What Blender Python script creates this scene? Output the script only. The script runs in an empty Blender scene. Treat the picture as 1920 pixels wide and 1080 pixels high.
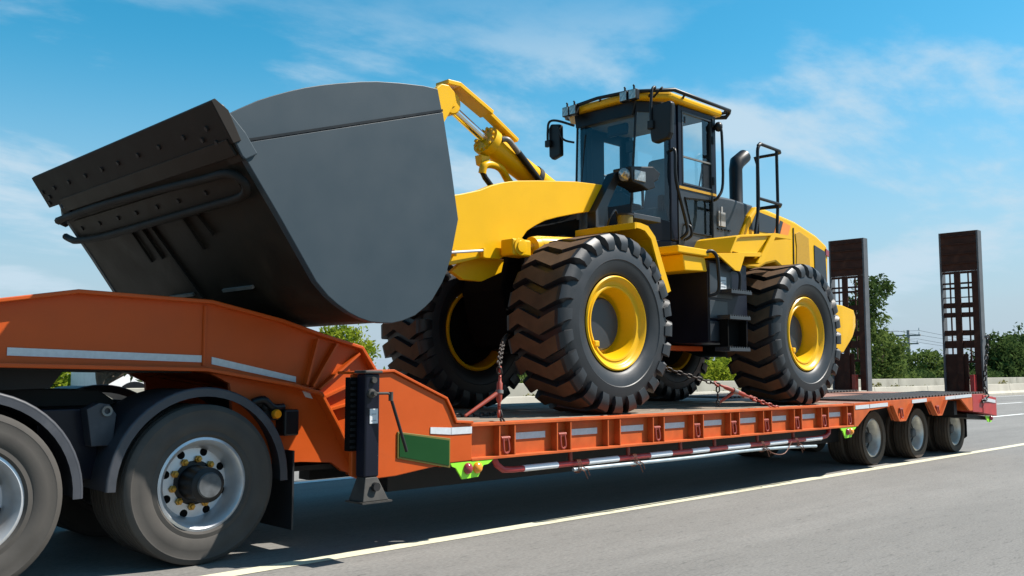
import bpy, bmesh, math, random
import numpy as np
from mathutils import Vector, Matrix, Euler
R = math.radians
random.seed(7); rng = np.random.default_rng(7)
sc = bpy.context.scene
COL = sc.collection

# ------------------------------------------------------------------ camera, world, sun, exposure
cam_d = bpy.data.cameras.new('camera'); cam = bpy.data.objects.new('camera', cam_d); COL.objects.link(cam)
sc.camera = cam
cam.location = (0, 0, 1.35)
cam.rotation_euler = (R(90 + 5.0976), 0, R(45.371 - 90))
cam_d.sensor_width = 36; cam_d.lens = 33.0
cam_d.clip_start = .05; cam_d.clip_end = 4000

SUN = Vector((.62, -.47, 1.0)).normalized()
sun_d = bpy.data.lights.new('sun', 'SUN'); sun = bpy.data.objects.new('sun', sun_d); COL.objects.link(sun)
sun_d.energy = 5.0; sun_d.angle = R(.53); sun_d.color = (1.0, .95, .87)
sun.rotation_euler = (-SUN).to_track_quat('-Z', 'Y').to_euler()
sun.location = (20, -10, 30)

wd = bpy.data.worlds.new('World'); sc.world = wd; wd.use_nodes = True
nt = wd.node_tree; nt.nodes.clear()
def wn(t, **k):
    n = nt.nodes.new(t)
    for a, b in k.items(): setattr(n, a, b)
    return n
sky = wn('ShaderNodeTexSky', sky_type='NISHITA', sun_disc=False)
sky.sun_elevation = math.asin(SUN.z); sky.sun_rotation = math.atan2(SUN.x, SUN.y)
sky.altitude = 0; sky.air_density = 1.0; sky.dust_density = .6; sky.ozone_density = 2.2
hsv = wn('ShaderNodeHueSaturation'); hsv.inputs['Saturation'].default_value = 1.45; hsv.inputs['Hue'].default_value = .474
hsv.inputs['Value'].default_value = 1.36
nt.links.new(sky.outputs[0], hsv.inputs['Color'])
geo = wn('ShaderNodeTexCoord')
sep = wn('ShaderNodeSeparateXYZ'); nt.links.new(geo.outputs['Generated'], sep.inputs[0])
def wm(op, a, b=None, c=None):
    n = wn('ShaderNodeMath', operation=op)
    for i, v in enumerate((a, b, c)):
        if v is None: continue
        if isinstance(v, (int, float)): n.inputs[i].default_value = v
        else: nt.links.new(v, n.inputs[i])
    return n.outputs[0]
zz = wm('MAXIMUM', wm('ADD', sep.outputs[2], .16), .05)
cmb = wn('ShaderNodeCombineXYZ')
nt.links.new(wm('DIVIDE', sep.outputs[0], zz), cmb.inputs[0])
nt.links.new(wm('DIVIDE', sep.outputs[1], zz), cmb.inputs[1])
cn = wn('ShaderNodeTexNoise'); cn.inputs['Scale'].default_value = 1.2; cn.inputs['Detail'].default_value = 9
cn.inputs['Roughness'].default_value = .58; cn.inputs['Distortion'].default_value = .15
cmap = wn('ShaderNodeMapping'); cmap.inputs['Location'].default_value = (11.9, 25.8, 0); cmap.inputs['Scale'].default_value = (.75, 1.0, 1)
nt.links.new(cmb.outputs[0], cmap.inputs[0]); nt.links.new(cmap.outputs[0], cn.inputs['Vector'])
mr = wn('ShaderNodeMapRange', interpolation_type='SMOOTHSTEP')
mr.inputs['From Min'].default_value = .47; mr.inputs['From Max'].default_value = .61
nt.links.new(cn.outputs['Fac'], mr.inputs['Value'])
# fewer clouds high in the sky, a thin veil low down
el = wn('ShaderNodeMapRange', interpolation_type='SMOOTHSTEP')
el.inputs['From Min'].default_value = .40; el.inputs['From Max'].default_value = .27
el.inputs['To Min'].default_value = .10; el.inputs['To Max'].default_value = .85
nt.links.new(sep.outputs[2], el.inputs['Value'])
cfac = wm('MULTIPLY', mr.outputs[0], el.outputs[0])
mix = wn('ShaderNodeMix', data_type='RGBA')
# pale haze towards the horizon
hz = wn('ShaderNodeMapRange', interpolation_type='SMOOTHSTEP')
hz.inputs['From Min'].default_value = .34; hz.inputs['From Max'].default_value = -.02
hz.inputs['To Min'].default_value = 0; hz.inputs['To Max'].default_value = .95
nt.links.new(sep.outputs[2], hz.inputs['Value'])
hmix = wn('ShaderNodeMix', data_type='RGBA'); nt.links.new(hz.outputs[0], hmix.inputs[0]); nt.links.new(hsv.outputs[0], hmix.inputs[6])
hmix.inputs[7].default_value = (3.7, 4.8, 5.9, 1)
nt.links.new(cfac, mix.inputs[0]); nt.links.new(hmix.outputs[2], mix.inputs[6])
mix.inputs[7].default_value = (5.0, 6.3, 7.3, 1)
bg = wn('ShaderNodeBackground'); bg.inputs['Strength'].default_value = .064
nt.links.new(mix.outputs[2], bg.inputs[0])
wo = wn('ShaderNodeOutputWorld'); nt.links.new(bg.outputs[0], wo.inputs[0])

sc.view_settings.view_transform = 'Standard'; sc.view_settings.look = 'None'
sc.view_settings.exposure = .88; sc.view_settings.gamma = 1
try: sc.view_settings.use_curve_mapping = False
except Exception: pass
sc.render.engine = 'CYCLES'
sc.cycles.max_bounces = 6; sc.cycles.transparent_max_bounces = 12
sc.cycles.use_denoising = True

# ------------------------------------------------------------------ materials
def mat(name, col, rough=.5, metal=0., var=.15, scale=6., bump=0., bscale=40., dirt=None, dirt_amt=0., dscale=2.5, coat=0., spec=.5, stretch=(1, 1, 1), detail=6):
    m = bpy.data.materials.new(name); m.use_nodes = True
    t = m.node_tree; b = t.nodes['Principled BSDF']; N = t.nodes.new; L = t.links.new
    tc = N('ShaderNodeTexCoord'); mp = N('ShaderNodeMapping'); mp.inputs['Scale'].default_value = stretch
    L(tc.outputs['Object'], mp.inputs[0])
    nz = N('ShaderNodeTexNoise'); nz.inputs['Scale'].default_value = scale; nz.inputs['Detail'].default_value = detail
    L(mp.outputs[0], nz.inputs['Vector'])
    rp = N('ShaderNodeMapRange'); rp.inputs['From Min'].default_value = .3; rp.inputs['From Max'].default_value = .7
    rp.inputs['To Min'].default_value = 1 - var; rp.inputs['To Max'].default_value = 1 + var
    L(nz.outputs['Fac'], rp.inputs['Value'])
    mx = N('ShaderNodeVectorMath'); mx.operation = 'SCALE'; mx.inputs[0].default_value = col
    L(rp.outputs[0], mx.inputs['Scale'])
    out = mx.outputs[0]
    rg = N('ShaderNodeMapRange'); rg.inputs['To Min'].default_value = max(.02, rough - .12); rg.inputs['To Max'].default_value = min(1, rough + .12)
    L(nz.outputs['Fac'], rg.inputs['Value']); rout = rg.outputs[0]
    if dirt:
        dn = N('ShaderNodeTexNoise'); dn.inputs['Scale'].default_value = dscale; dn.inputs['Detail'].default_value = 8; dn.inputs['Roughness'].default_value = .65
        L(mp.outputs[0], dn.inputs['Vector'])
        dm = N('ShaderNodeMapRange'); dm.inputs['From Min'].default_value = .62 - .25 * dirt_amt; dm.inputs['From Max'].default_value = .8 - .1 * dirt_amt
        dm.inputs['To Max'].default_value = min(1., dirt_amt * 1.4)
        L(dn.outputs['Fac'], dm.inputs['Value'])
        mm = N('ShaderNodeMix'); mm.data_type = 'RGBA'; L(dm.outputs[0], mm.inputs[0]); L(out, mm.inputs[6]); mm.inputs[7].default_value = (*dirt, 1)
        out = mm.outputs[2]
    L(out, b.inputs['Base Color']); L(rout, b.inputs['Roughness'])
    b.inputs['Metallic'].default_value = metal
    b.inputs['Specular IOR Level'].default_value = spec
    if coat: b.inputs['Coat Weight'].default_value = coat; b.inputs['Coat Roughness'].default_value = .12
    if bump:
        bn = N('ShaderNodeTexNoise'); bn.inputs['Scale'].default_value = bscale; bn.inputs['Detail'].default_value = 5
        L(mp.outputs[0], bn.inputs['Vector'])
        bp = N('ShaderNodeBump'); bp.inputs['Strength'].default_value = bump; bp.inputs['Distance'].default_value = .01
        L(bn.outputs['Fac'], bp.inputs['Height']); L(bp.outputs[0], b.inputs['Normal'])
    return m
M = {}
M['yellow'] = mat('yellow_paint', (.68, .368, .001), .38, var=.05, scale=2, spec=.25, coat=.06, bump=.03, bscale=7, dirt=(.46, .26, .02), dirt_amt=.28, dscale=3)
M['orange'] = mat('orange_paint', (.44, .066, .005), .45, var=.08, spec=.3, scale=3, dirt=(.24, .055, .012), dirt_amt=.3, dscale=3, bump=.05, bscale=25)
M['orange_worn'] = mat('worn_orange_paint', (.44, .082, .014), .55, var=.14, spec=.3, scale=7, dirt=(.46, .13, .02), dirt_amt=.3, dscale=6)
M['red'] = mat('maroon_red_paint', (.36, .03, .03), .45, var=.18, scale=8, dirt=(.20, .04, .03), dirt_amt=.3)
M['ring'] = mat('red_brown_paint', (.26, .04, .022), .5, var=.2, scale=10)
M['bucket'] = mat('slate_grey_paint', (.025, .040, .052), .5, spec=.35, var=.03, scale=3)
M['plate'] = mat('scuffed_dark_steel', (.010, .0068, .004), .6, spec=.22, var=.3, scale=4, dirt=(.024, .016, .010), dirt_amt=.4, dscale=2, bump=.1, bscale=20)
M['edge'] = mat('dark_steel_edge', (.012, .009, .007), .7, spec=.2, var=.25, scale=7, dirt=(.03, .021, .014), dirt_amt=.3)
M['darksteel'] = mat('dark_steel', (.014, .013, .013), .6, spec=.3, var=.3, scale=8)
M['navy'] = mat('navy_black_paint', (.0055, .0065, .014), .38, spec=.22, var=.12, scale=4, coat=.05)
M['charcoal'] = mat('charcoal_paint', (.022, .026, .032), .42, var=.07, scale=3)
M['black'] = mat('black_paint', (.006, .0065, .008), .42, spec=.3, var=.15, scale=8)
M['rubber'] = mat('tyre_rubber', (.010, .0115, .0145), .5, var=.18, scale=6, bump=.05, bscale=50, dirt=(.022, .019, .017), dirt_amt=.2)
M['tread'] = mat('dusty_tread_rubber', (.10, .058, .032), .85, spec=.2, var=.25, scale=5, bump=.1, bscale=40, dirt=(.03, .022, .018), dirt_amt=.35, dscale=3)
M['truck_rubber'] = mat('dusty_truck_rubber', (.062, .057, .052), .85, spec=.2, var=.16, scale=5, bump=.05, bscale=60, dirt=(.05, .045, .04), dirt_amt=.35)
M['trailer_rubber'] = mat('brown_dusty_rubber', (.085, .066, .052), .85, spec=.2, var=.16, scale=5, dirt=(.05, .042, .036), dirt_amt=.35)
M['silver'] = mat('silver_wheel_paint', (.52, .54, .57), .35, metal=.55, var=.10, scale=6, dirt=(.25, .23, .21), dirt_amt=.25, dscale=5)
M['rimdirty'] = mat('dusty_silver_wheel', (.52, .51, .48), .4, metal=.4, var=.18, scale=6, dirt=(.22, .19, .15), dirt_amt=.45, dscale=4)
M['hubgrey'] = mat('greasy_grey_hub', (.075, .08, .085), .7, spec=.3, var=.4, scale=14)
M['brass'] = mat('brass_nut', (.42, .22, .03), .4, metal=.5, var=.3, scale=20)
M['chrome'] = mat('chromed_rod', (.75, .77, .80), .12, metal=1., var=.05)
M['glassframe'] = M['navy']
M['fender'] = mat('dusty_black_plastic', (.034, .037, .046), .55, var=.2, scale=5, dirt=(.10, .10, .10), dirt_amt=.3, dscale=4)
M['steelgrey'] = mat('worn_grey_steel', (.16, .155, .145), .5, metal=.3, var=.2, scale=9)
M['tape'] = mat('silver_reflective_tape', (.50, .52, .54), .4, var=.08, scale=30)
M['green'] = mat('green_sign_sheet', (.004, .045, .008), .5, spec=.2, var=.05)
M['gold'] = mat('yellow_sign_border', (.13, .10, .01), .5, var=.06)
M['lime'] = mat('lime_green_sheet', (.28, .72, .03), .45, var=.12, scale=9)
M['lens_red'] = mat('red_lens', (.25, .02, .03), .2, var=.1, coat=.4)
M['lens_amber'] = mat('amber_lens', (.75, .26, .01), .2, var=.1, coat=.4)
M['lens_clear'] = mat('clear_lamp_glass', (.34, .33, .31), .12, metal=.5, var=.4, scale=30, coat=.6)
M['white'] = mat('white_paint', (.75, .75, .76), .45, var=.06)
M['label'] = mat('white_paper_label', (.55, .56, .57), .6, var=.03)
M['print'] = mat('grey_print', (.22, .23, .25), .6, var=.1)
M['decal'] = mat('orange_decal', (.75, .22, .02), .4, var=.06)
M['amberpanel'] = mat('ochre_mesh_panel', (.42, .225, .002), .6, var=.1, scale=40)
M['timber'] = mat('weathered_timber', (.20, .155, .115), .75, var=.35, scale=6, stretch=(.35, 6, 6), bump=.25, bscale=14, dirt=(.08, .06, .045), dirt_amt=.35)
M['darkwood'] = mat('dark_oily_timber', (.055, .047, .042), .6, var=.3, scale=8, bump=.2, bscale=20)
M['rustdeck'] = mat('rust_brown_deck_plate', (.25, .115, .075), .65, var=.2, scale=5, dirt=(.16, .07, .05), dirt_amt=.4)
M['rampsteel'] = mat('rust_brown_ramp_steel', (.045, .018, .012), .75, spec=.2, var=.3, scale=9, dirt=(.10, .045, .028), dirt_amt=.4, dscale=6, bump=.15, bscale=30)
M['rampside'] = mat('grey_ramp_channel', (.075, .08, .088), .55, var=.2, scale=5)
M['foot'] = mat('shaded_dark_steel', (.045, .042, .038), .65, spec=.25, var=.3, scale=9)  # grey steel darkened, the shade on the landing leg put into its colour
M['window_grey'] = mat('grey_window_reflection_panel', (.06, .072, .08), .4)
M['tag'] = mat('faded_grey_label', (.26, .265, .27), .6, var=.05)
M['matte'] = mat('matt_black', (.005, .005, .005), .95, spec=.05, var=.2, scale=8)
M['pipe'] = mat('galvanised_pipe', (.36, .42, .45), .4, metal=.4, var=.12, scale=9)
M['wire'] = mat('rusty_wire', (.16, .055, .03), .6, var=.2)
M['chain'] = mat('oily_chain_steel', (.022, .015, .012), .6, metal=.2, var=.3, scale=30)
M['seat'] = mat('blue_grey_seat_cloth', (.13, .20, .24), .7, var=.1)
M['liner'] = mat('grey_headliner', (.26, .26, .24), .8, var=.06)
M['concrete'] = mat('stained_concrete', (.34, .32, .27), .9, spec=.2, var=.12, scale=1.2, dirt=(.17, .155, .125), dirt_amt=.40, dscale=.9, bump=.1, bscale=12)
M['concrete2'] = mat('weathered_cream_concrete', (.40, .37, .31), .9, spec=.2, var=.10, scale=1.0, dirt=(.33, .30, .25), dirt_amt=.30, dscale=.7)
M['bark'] = mat('bark', (.09, .065, .045), .9, var=.3, scale=8, stretch=(3, 3, .6))
M['polewood'] = mat('weathered_pole_concrete', (.30, .28, .26), .8, var=.15)
M['linewhite'] = mat('cream_road_paint', (.54, .51, .37), .75, var=.10, scale=3, dirt=(.34, .32, .26), dirt_amt=.40, dscale=9)
M['dash'] = mat('white_road_paint', (.66, .66, .64), .7, var=.10, scale=6)
M['signblue'] = mat('violet_blue_sign', (.045, .035, .24), .5, var=.05)

def glass_mat(name, tint, refl=.09):
    m = bpy.data.materials.new(name); m.use_nodes = True; t = m.node_tree; t.nodes.clear(); N = t.nodes.new; L = t.links.new
    tr = N('ShaderNodeBsdfTransparent'); tr.inputs[0].default_value = (*tint, 1)
    gl = N('ShaderNodeBsdfGlossy'); gl.inputs['Roughness'].default_value = .03; gl.inputs['Color'].default_value = (.9, .95, 1, 1)
    fr = N('ShaderNodeFresnel'); fr.inputs['IOR'].default_value = 1.45
    ad = N('ShaderNodeMath'); ad.operation = 'MULTIPLY_ADD'; ad.inputs[1].default_value = .8; ad.inputs[2].default_value = refl * .3
    L(fr.outputs[0], ad.inputs[0])
    mx = N('ShaderNodeMixShader'); L(ad.outputs[0], mx.inputs[0]); L(tr.outputs[0], mx.inputs[1]); L(gl.outputs[0], mx.inputs[2])
    o = N('ShaderNodeOutputMaterial'); L(mx.outputs[0], o.inputs[0]); return m
M['glass'] = glass_mat('cab_glass', (.86, .90, .90))
M['glass_dark'] = glass_mat('tinted_windscreen_glass', (.76, .81, .82))

def leaf_mat(name, c1, c2):
    m = bpy.data.materials.new(name); m.use_nodes = True; t = m.node_tree; t.nodes.clear(); N = t.nodes.new; L = t.links.new
    tc = N('ShaderNodeTexCoord'); nz = N('ShaderNodeTexNoise'); nz.inputs['Scale'].default_value = 1.1; nz.inputs['Detail'].default_value = 5
    L(tc.outputs['Object'], nz.inputs['Vector'])
    cr = N('ShaderNodeMix'); cr.data_type = 'RGBA'; cr.inputs[6].default_value = (*c1, 1); cr.inputs[7].default_value = (*c2, 1)
    mr_ = N('ShaderNodeMapRange'); mr_.inputs['From Min'].default_value = .35; mr_.inputs['From Max'].default_value = .65
    L(nz.outputs['Fac'], mr_.inputs['Value']); L(mr_.outputs[0], cr.inputs[0])
    d = N('ShaderNodeBsdfDiffuse'); L(cr.outputs[2], d.inputs[0])
    tl = N('ShaderNodeBsdfTranslucent'); L(cr.outputs[2], tl.inputs[0])
    mx = N('ShaderNodeMixShader'); mx.inputs[0].default_value = .35; L(d.outputs[0], mx.inputs[1]); L(tl.outputs[0], mx.inputs[2])
    o = N('ShaderNodeOutputMaterial'); L(mx.outputs[0], o.inputs[0]); return m
M['leaf_dark'] = leaf_mat('dark_green_leaves', (.042, .072, .022), (.075, .115, .034))
M['leaf_mid'] = leaf_mat('mid_green_leaves', (.075, .115, .030), (.125, .170, .045))
M['leaf_bright'] = leaf_mat('bright_green_leaves', (.13, .19, .018), (.24, .27, .025))
M['leaf_dry'] = leaf_mat('dry_verge_grass', (.16, .15, .05), (.25, .22, .09))

def asphalt():
    m = bpy.data.materials.new('grey_asphalt'); m.use_nodes = True; t = m.node_tree; b = t.nodes['Principled BSDF']; N = t.nodes.new; L = t.links.new
    tc = N('ShaderNodeTexCoord')
    def noise(scale, st, det=6, rough=.6):
        mp = N('ShaderNodeMapping'); mp.inputs['Scale'].default_value = st; L(tc.outputs['Object'], mp.inputs[0])
        n = N('ShaderNodeTexNoise'); n.inputs['Scale'].default_value = scale; n.inputs['Detail'].default_value = det; n.inputs['Roughness'].default_value = rough
        L(mp.outputs[0], n.inputs['Vector']); return n.outputs['Fac']
    big = noise(.5, (.25, 1, 1)); mid = noise(3.0, (.3, 1, 1)); fine = noise(70, (.35, 1, 1), 3, .7); grit = noise(22, (.22, 1, 1), 4, .75)
    def mrange(x, a, b_, c, d):
        n = N('ShaderNodeMapRange'); n.inputs[1].default_value = a; n.inputs[2].default_value = b_; n.inputs[3].default_value = c; n.inputs[4].default_value = d
        L(x, n.inputs[0]); return n.outputs[0]
    def mul(a, b_):
        n = N('ShaderNodeMath'); n.operation = 'MULTIPLY'; L(a, n.inputs[0]); L(b_, n.inputs[1]); return n.outputs[0]
    f = mul(mul(mrange(big, .3, .7, .88, 1.12), mrange(mid, .3, .7, .93, 1.07)), mul(mrange(fine, .3, .7, .72, 1.28), mrange(grit, .30, .45, .62, 1.0)))
    pit = noise(9, (.30, 1, 1), 5, .8); f = mul(f, mrange(pit, .30, .37, .42, 1.0))
    streak = noise(1.4, (.04, 1, 1), 4, .6); f = mul(f, mrange(streak, .3, .7, .87, 1.10))
    v = N('ShaderNodeVectorMath'); v.operation = 'SCALE'; v.inputs[0].default_value = (.150, .143, .132); L(f, v.inputs['Scale'])
    L(v.outputs[0], b.inputs['Base Color']); b.inputs['Roughness'].default_value = .85
    bp = N('ShaderNodeBump'); bp.inputs['Strength'].default_value = .35; bp.inputs['Distance'].default_value = .006; L(fine, bp.inputs['Height']); L(bp.outputs[0], b.inputs['Normal'])
    return m
M['asphalt'] = asphalt()
M['earth'] = mat('dry_grass_ground', (.10, .115, .04), .95, var=.3, scale=.3, dirt=(.20, .17, .09), dirt_amt=.4, dscale=.12)

# ------------------------------------------------------------------ builders
ORG = {}
def link(o, parent=None, world=(0, 0, 0)):
    COL.objects.link(o); ORG[o] = Vector(world)
    if parent is not None:
        o.parent = parent; o.location = ORG[o] - ORG[parent]
    else: o.location = ORG[o]
    return o
def thing(name, label, cat, loc, group=None, kind=None):
    o = bpy.data.objects.new(name, None); o.empty_display_size = .2; link(o, None, loc)
    tag(o, label, cat, group, kind); return o
def tag(o, label=None, cat=None, group=None, kind=None):
    if label: o['label'] = label
    if cat: o['category'] = cat
    if group: o['group'] = group
    if kind: o['kind'] = kind
    return o
class P:
    def __init__(s): s.v = []; s.f = []; s.m = []; s.mi = 0
    def add(s, vs, fs):
        n = len(s.v); s.v += [tuple(q) for q in vs]; s.f += [[i + n for i in f] for f in fs]; s.m += [s.mi] * len(fs); return s
    def box(s, x0, x1, y0, y1, z0, z1):
        return s.add([(x, y, z) for x in (x0, x1) for y in (y0, y1) for z in (z0, z1)],
                     [(0, 1, 3, 2), (4, 6, 7, 5), (0, 4, 5, 1), (2, 3, 7, 6), (0, 2, 6, 4), (1, 5, 7, 3)])
    def hexa(s, a, b):   # two quads (4 points each)
        return s.add(list(a) + list(b), [(3, 2, 1, 0), (4, 5, 6, 7)] + [(i, (i + 1) % 4, (i + 1) % 4 + 4, i + 4) for i in range(4)])
    def prism(s, pts, y0, y1):
        n = len(pts); vs = [(x, y0, z) for x, z in pts] + [(x, y1, z) for x, z in pts]
        return s.add(vs, [list(range(n)), list(range(2 * n - 1, n - 1, -1))] + [(i, i + n, (i + 1) % n + n, (i + 1) % n) for i in range(n)])
    def prismx(s, pts, x0, x1):   # pts (y,z)
        n = len(pts); vs = [(x0, y, z) for y, z in pts] + [(x1, y, z) for y, z in pts]
        return s.add(vs, [list(range(n)), list(range(2 * n - 1, n - 1, -1))] + [(i, i + n, (i + 1) % n + n, (i + 1) % n) for i in range(n)])
    def prismz(s, pts, z0, z1):
        n = len(pts); vs = [(x, y, z0) for x, y in pts] + [(x, y, z1) for x, y in pts]
        return s.add(vs, [list(range(n)), list(range(2 * n - 1, n - 1, -1))] + [(i, i + n, (i + 1) % n + n, (i + 1) % n) for i in range(n)])
    def strip(s, pts, y0, y1, t):   # sheet following an XZ polyline, thickness t to the right of travel
        p = [Vector((a, b)) for a, b in pts]; q = []
        for i in range(len(p)):
            d1 = (p[i] - p[i - 1]).normalized() if i else (p[1] - p[0]).normalized()
            d2 = (p[i + 1] - p[i]).normalized() if i < len(p) - 1 else d1
            n1 = Vector((d1.y, -d1.x)); n2 = Vector((d2.y, -d2.x)); n = (n1 + n2).normalized()
            q.append(p[i] + n * (t / max(.4, n.dot(n1))))
        n = len(p)
        vs = [(a.x, y, a.y) for y in (y0, y1) for a in p] + [(a.x, y, a.y) for y in (y0, y1) for a in q]
        fs = []
        A, B, C, D = 0, n, 2 * n, 3 * n
        for i in range(n - 1):
            fs += [(A + i, B + i, B + i + 1, A + i + 1), (C + i + 1, D + i + 1, D + i, C + i), (A + i + 1, C + i + 1, C + i, A + i), (B + i, D + i, D + i + 1, B + i + 1)]
        fs += [(A, C, D, B), (A + n - 1, B + n - 1, D + n - 1, C + n - 1)]
        return s.add(vs, fs)
    def tube(s, path, r, seg=8, closed=False):
        pts = [Vector(p) for p in path]; n = len(pts); rings = []; up = None
        for i in range(n):
            if closed: t = (pts[(i + 1) % n] - pts[i - 1]).normalized()
            else: t = (pts[min(i + 1, n - 1)] - pts[max(i - 1, 0)]).normalized()
            if up is None or abs(up.dot(t)) > .98: up = Vector((0, 0, 1)) if abs(t.z) < .9 else Vector((1, 0, 0))
            a = (up - t * up.dot(t)).normalized(); b = t.cross(a); up = a
            k = 1.0
            if 0 < i < n - 1 or closed:
                d1 = (pts[i] - pts[i - 1]).normalized(); k = 1 / max(.55, abs(d1.dot(t)))
            rr = r[i] if isinstance(r, (list, tuple)) else r
            rings.append([pts[i] + (a * math.cos(2 * math.pi * j / seg) + b * math.sin(2 * math.pi * j / seg)) * rr * (k if k < 1.5 else 1.2) for j in range(seg)])
        vs = [v for rg in rings for v in rg]; fs = []
        for i in range(n if closed else n - 1):
            i2 = (i + 1) % n
            for j in range(seg): fs.append((i * seg + j, i * seg + (j + 1) % seg, i2 * seg + (j + 1) % seg, i2 * seg + j))
        if not closed: fs += [list(range(seg - 1, -1, -1)), [(n - 1) * seg + j for j in range(seg)]]
        return s.add(vs, fs)
    def lathe(s, prof, cx, cy, cz, seg=48, skip=None, closed=False):   # axis along Y, prof (r, y)
        n = len(prof); vs = []
        for k in range(seg):
            a = 2 * math.pi * k / seg; c, d = math.cos(a), math.sin(a)
            vs += [(cx + r * c, cy + y, cz + r * d) for r, y in prof]
        fs = []
        for k in range(seg):
            k2 = (k + 1) % seg
            for i in range(n if closed else n - 1):
                if skip and skip(i, k): continue
                i2 = (i + 1) % n
                fs.append((k * n + i, k * n + i2, k2 * n + i2, k2 * n + i))
        return s.add(vs, fs)
    def ball(s, c, r, seg=10, sc_=(1, 1, 1)):
        vs = []; fs = []; h = seg // 2
        for i in range(h + 1):
            th = math.pi * i / h
            for j in range(seg):
                a = 2 * math.pi * j / seg
                vs.append((c[0] + r * sc_[0] * math.sin(th) * math.cos(a), c[1] + r * sc_[1] * math.sin(th) * math.sin(a), c[2] + r * sc_[2] * math.cos(th)))
        for i in range(h):
            for j in range(seg): fs.append((i * seg + j, i * seg + (j + 1) % seg, (i + 1) * seg + (j + 1) % seg, (i + 1) * seg + j))
        return s.add(vs, fs)
    def done(s, name, m, parent=None, bevel=0., smooth=None, origin=None):
        ms = m if isinstance(m, (list, tuple)) else [m]
        V = np.array(s.v, dtype=float)
        c = (V.min(0) + V.max(0)) / 2 if origin is None else np.array(origin, float)
        me = bpy.data.meshes.new(name); me.from_pydata([tuple(q) for q in (V - c)], [], s.f)
        for k in ms: me.materials.append(M[k] if isinstance(k, str) else k)
        if len(ms) > 1:
            for i, p in enumerate(me.polygons): p.material_index = s.m[i]
        bm = bmesh.new(); bm.from_mesh(me); bmesh.ops.remove_doubles(bm, verts=bm.verts, dist=1e-5)
        bmesh.ops.recalc_face_normals(bm, faces=bm.faces); bm.to_mesh(me); bm.free()
        if smooth:
            for p in me.polygons: p.use_smooth = True
            me.set_sharp_from_angle(angle=R(smooth))
        o = bpy.data.objects.new(name, me); link(o, parent, tuple(c))
        if bevel:
            b = o.modifiers.new('bevel', 'BEVEL'); b.width = bevel; b.segments = 2; b.limit_method = 'ANGLE'; b.angle_limit = R(35)
        return o
def dup(o, off=(0, 0, 0), parent=None, rotz=None, label=None):   # copy of a part or thing with its children
    c = o.copy(); COL.objects.link(c)
    p = parent if parent is not None else o.parent
    w = ORG[o] + Vector(off)
    c.parent = p; ORG[c] = w
    c.location = w - ORG[p] if p is not None else w
    if rotz is not None: c.rotation_euler.z = rotz
    if label: c['label'] = label
    for ch in o.children:
        if ch in ORG and ORG.get(ch) is not None:
            dup_child(ch, c)
    return c
def dup_child(ch, np_):
    d = ch.copy(); COL.objects.link(d); d.parent = np_; ORG[d] = ORG[np_] + ch.location
    for g in ch.children: dup_child(g, d)
def arc(cx, cz, r, a0, a1, n): return [(cx + r * math.cos(R(a0 + (a1 - a0) * i / n)), cz + r * math.sin(R(a0 + (a1 - a0) * i / n))) for i in range(n + 1)]
def smooth_path(pts, n=6):   # catmull-rom
    p = [Vector(q) for q in pts]; out = []
    for i in range(len(p) - 1):
        a, b, c, d = p[max(i - 1, 0)], p[i], p[i + 1], p[min(i + 2, len(p) - 1)]
        for k in range(n):
            t = k / n; out.append(.5 * ((2 * b) + (c - a) * t + (2 * a - 5 * b + 4 * c - d) * t * t + (3 * b - a - 3 * c + d) * t ** 3))
    return out + [p[-1]]

# ------------------------------------------------------------------ setting
def struct(o): o['kind'] = 'structure'; return o
g = P(); g.add([(-400, -400, -.03), (900, -400, -.03), (900, 900, -.03), (-400, 900, -.03)], [(0, 1, 2, 3)])
struct(g.done('ground', 'earth'))
g = P(); g.add([(-60, -8, 0), (420, -8, 0), (420, 18.9, 0), (-60, 18.9, 0)], [(0, 1, 2, 3)])
struct(g.done('road', 'asphalt', origin=(0, 0, 0)))
g = P(); g.add([(-60, 20.9, -.01), (420, 20.9, -.01), (420, 33, -.01), (-60, 33, -.01)], [(0, 1, 2, 3)])
struct(g.done('opposite_road', 'asphalt', origin=(0, 0, 0)))
g = P(); g.add([(-40, 5.815, .004), (300, 5.815, .004), (300, 5.975, .004), (-40, 5.975, .004)], [(0, 1, 2, 3)])
struct(g.done('edge_line', 'linewhite', origin=(0, 5.9, .004)))
dd = None
for y, x0 in ((10.08, 12.5), (13.9, 16.3)):
    for k in range(-2, 14):
        xa = x0 + k * 8.6
        if dd is None:
            g = P(); g.add([(xa, y - .075, .004), (xa + 3.4, y - .075, .004), (xa + 3.4, y + .075, .004), (xa, y + .075, .004)], [(0, 1, 2, 3)])
            dd = struct(g.done('lane_dash', 'dash')); o0 = (xa, y)
        else: dup(dd, (xa - o0[0], y - o0[1], 0))
g = P(); g.add([(-40, 17.9, .004), (300, 17.9, .004), (300, 18.02, .004), (-40, 18.02, .004)], [(0, 1, 2, 3)])
struct(g.done('far_edge_line', 'dash', origin=(0, 17.96, .004)))
# two concrete barriers with a planted strip between
def barrier(name, label, y, h, w, m, x0, x1, step):
    t = thing(name, label, 'barrier', (x0, y, 0))
    prof = [(y - w * .75, -.02), (y - w * .75, .12), (y - w * .45, .24), (y - w * .32, h), (y + w * .32, h), (y + w * .45, .24), (y + w * .75, .12), (y + w * .75, -.02)]
    g = P(); g.prismx(prof, x0, x0 + step - .025); first = g.done('barrier_segment', m, t, bevel=.015)
    n = int((x1 - x0) / step)
    for k in range(1, n): dup(first, (k * step, 0, 0))
    return t
barrier('concrete_barrier', 'low cream concrete barrier running along the far edge of the grey road', 19.15, .64, .42, 'concrete2', -12, 260, 6.0)
barrier('concrete_barrier', 'taller stained concrete barrier standing behind the low cream one', 20.6, .99, .42, 'concrete', -12, 260, 6.0)

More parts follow.
